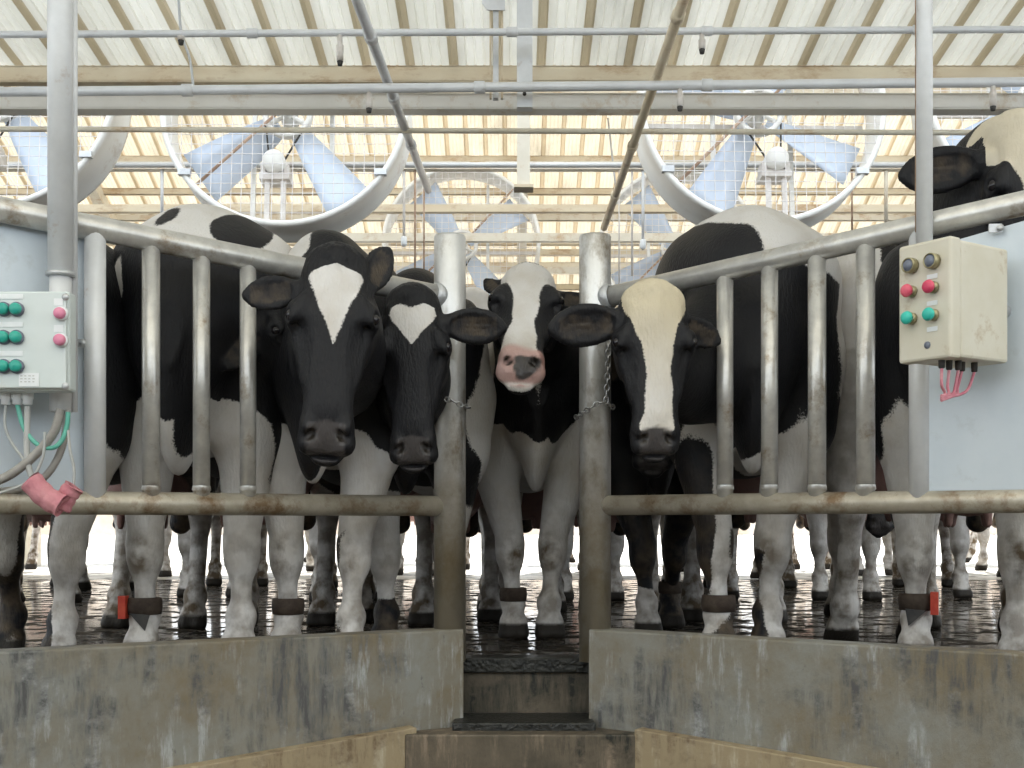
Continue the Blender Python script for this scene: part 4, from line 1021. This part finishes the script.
cow('cow with a long cream-white face, head through the right fence beside the gate post', (.84,4.25), (-.14,-1), hd_(P_(655,289,3.62), (.0,-.15,-1), (-.0,-1,.15)), broad=1., barrel=1.05, sc=1.09, h=HI, hs=.85, hw=1.26,
    coat=[('w',(.2,.15,1.40),(.80,.36,.26)),('b',(.62,-.16,1.24),(.3,.22,.17)),('w',(.10,.30,1.05),(.50,.16,.42)),*LEGW,*HINDW,('w',(.5,.10,.52),(.4,.22,.20)),('b',(.6,-.20,.40),(.12,.09,.3))],
    blaze=dict(base=-1, tab=[(-.1,0,.10),(.0,.0,.12),(.06,0,.118),(.13,0,.080),(.2,.005,.058),(.28,.01,.046),(.36,.012,.046),(.45,.005,.054),(.50,0,.062),(.53,0,.03),(.6,0,.0)], wl=.078), cream=.85,
    seed=33, neckpts=[(.72,4.05,.98),(.47,3.92,.86)], front=((.52,.06),(.60,-.10)), ears=[dict(side=1,d=(.35,1,-.5),f=(.2,0,1),L=.19),dict(side=-1,d=(.10,1,-.05),f=(.3,0,1),L=.285)],
    bands=((1,.17,'',0),), knees=(.8,.5), neck_r=.88)
cow('big black cow with spotted white back behind the three left bars, looking right', (-1.09,4.12), (-.03,-1), hd_(P_(263,290,4.02), (.75,-.25,-.62), (.45,-.6,.6)), broad=1.05, barrel=1.05, sc=1.07, h=.0105, hs=.88,
    coat=[('w',(.15,.06,1.42),(.9,.5,.20)),('b',(.5,-.27,1.34),(.6,.13,.13)),('b',(.5,-.05,1.39),(.4,.045,.065)),('b',(.5,.17,1.35),(.4,.075,.09)),('w',(.70,-.21,1.20),(.06,.05,.10)),('w',(.62,-.235,.98),(.12,.03,.14)),
          *LEGW,*HINDW,('w',(.62,.0,.64),(.25,.30,.20)),('b',(.78,.06,.74),(.09,.04,.09))], seed=42, bands=((1,.17,'',-1),), knees=(.4,.95),
    front=((.55,.15),(.55,-.16)), ears=[dict(side=1,d=(.2,.8,-.3)),dict(side=-1,d=(.2,.8,-.6))])
cow('black cow at left edge hidden by the sheet panel, one white front leg below', (-1.56,4.0), (.02,-1), hd_(P_(20,240,3.74), (-.3,-.3,-.9), (-.2,-.8,.3)), sc=1.03, h=.0115,
    coat=[*LEGW,*HINDW], seed=45, front=((.55,.06),(.30,-.20)), ears=[dict(side=1,d=(-.5,.6,0)),dict(side=-1)])
cow('cow with raised cream forehead and black ear above the right fence corner', (1.50,4.0), (-.40,-1), hd_(P_(1027,117,3.62), (.05,-.18,-1), (-.05,-1,.18)), sc=1.05, h=.0095, hs=1.06,
    coat=[*LEGW,*HINDW,('w',(.42,-.27,1.05),(.06,.07,.5)),('w',(.1,-.3,1.0),(.16,.1,.4))],
    blaze=dict(base=-1, tab=[(-.1,0,.15),(.0,.0,.16),(.10,.01,.15),(.13,.02,.09),(.2,.02,.05),(.5,0,.05),(.6,0,.05)], wl=.14), cream=.7, seed=55,
    front=((.60,.16),(.52,-.14)), ears=[dict(side=1),dict(side=-1,d=(-.02,1,-.30),f=(.25,0,1),L=.25)], bands=((1,.19,'',1),), knees=(1.,1.))
cow('cow seen from behind at right, black tail down, beside the cream button box', (1.46,5.95), (.03,1), hd_((1.45,6.8,1.25), (0,.5,-1), (0,1,.5)), sc=1.10, h=.0125,
    coat=[('w',(-.9,.22,1.0),(.4,.16,.55)),('w',(-.95,-.10,1.1),(.3,.06,.45)),*HINDW,*LEGW,('b',(-1.05,.0,.9),(.1,.04,.6))], seed=61, barrel=.88, hind=((-.72,.14),(-.55,-.16)), eyes=False, dirt_shade_amt=.9)
cow('dark cow behind the cream-faced cow, only black legs with white foot seen', (.60,5.05), (.02,-1), hd_(P_(652,318,4.62), (.0,-.2,-1), (0,-1,.2)), sc=.98, h=.0125,
    coat=[('w',(.6,-.1,.08),(.14,.14,.14)),*HINDW], seed=71, barrel=.75, front=((.60,-.04),(.2,.12)), bands=((1,.18,'',0),), ears=[dict(side=1,d=(.5,.5,-1)),dict(side=-1,d=(.5,.5,-1))])
cow('white-and-black faced cow peeping out between the left gate post and the middle cow', (-.19,5.9), (.02,-1), hd_(P_(476,294,5.0), (.03,-.25,-1), (.25,-1,.2)), sc=1.0, h=.0105, hs=.95,
    coat=[('w',(.5,0,.6),(.5,.4,.5)),*LEGW,*HINDW,('w',(.9,0,1.0),(.3,.12,.4)),('b',(-.3,0,1.2),(.5,.5,.3))],
    blaze=dict(base=-1, tab=[(-.1,0,.06),(.1,-.01,.07),(.3,0,.06),(.6,0,.08)], wl=.16), pinknose=.8, seed=83, barrel=.8,
    ears=[dict(side=1,d=(-.55,.8,-.1),L=.18),dict(side=-1)])
# distant herd: three builds, copied; raised browning paints shade on their legs
far = [
 ('w1', cow('distant cow', (-1.9,7.2), (.1,-1), hd_((-1.85,6.5,1.15)), h=.018, dirt_shade_amt=1.15, coat=[*LEGW,*HINDW,*BELLY,('w',(-.3,0,1.2),(.3,.5,.4))], seed=91, blaze=dict(base=-1, tab=[(-.1,0,.05),(.6,0,.05)]))),
 ('w2', cow('distant cow', (0.9,7.3), (0,-1), hd_((.95,6.6,1.0)), h=.018, dirt_shade_amt=1.15, coat=[('w',(.0,0,.9),(.5,.5,.8)),*LEGW,*HINDW], seed=92)),
 ('w3', cow('distant cow', (-0.6,6.9), (0,-1), hd_((-.65,6.2,1.25)), h=.018, dirt_shade_amt=1.15, coat=[*HINDW,*LEGW,('w',(.5,0,1.0),(.25,.5,.6))], seed=93)),
]
for _, o in far: o['group'] = 'distant cows'
spots = []
R2 = ['second-row cow at left edge behind the sheet panel','second-row cow behind the first left bar','second-row cow behind the third left bar','second-row cow behind the triangle-marked cow','second-row cow straight behind the left gate post',
      'second-row cow right behind the middle cow','second-row cow behind the right gate post','second-row cow behind the first right bar','second-row cow behind the four right bars','second-row cow behind the cream button box']
for i, lab in enumerate(R2):
    spots.append((-3.5+.80*i+.08*math.sin(i*5), 7.9+.2*math.cos(i*3), i % 3, (-90,90,-90,-90,90,-90,90,-90,-90,90)[i]+6*math.sin(i*7), lab+', legs seen'))
R3 = ['third-row cow at far left','third-row cow seen between the two leftmost legs','third-row cow seen under the left bars','third-row cow left of the left gate post','third-row cow in the gap between the posts','third-row cow right of the right gate post','third-row cow under the right bars','third-row cow at far right']
for i, lab in enumerate(R3):
    spots.append((-4.6+1.28*i, 10.9+.25*math.cos(i*2), (i+1) % 3, (-90,-70,90,-100,-90,95,-80,90)[i], lab+', only legs showing'))
R4 = ['back-row cow at far left in bright light','back-row cow left of the left gate post in bright light','back-row cow right of the right gate post in bright light','back-row cow at far right in bright light']
for i, lab in enumerate(R4):
    spots.append((-5.0+3.2*i, 14.2, i % 3, (0,180,10,170)[i], lab))
for k, (X, Y, ki, a_, lab) in enumerate(spots):
    src = far[ki][1]
    if k < 3:
        c = far[k][1]; src = c
    else:
        c = src.copy(); COL.objects.link(c)
        for ch in src.children:
            d = ch.copy(); COL.objects.link(d); d.parent = c
    c.location = (X,Y,0); c.rotation_euler = (0,0,math.radians(a_)); c['label'] = lab
for o in list(bpy.data.objects):
    if '_local' in o: del o['_local']
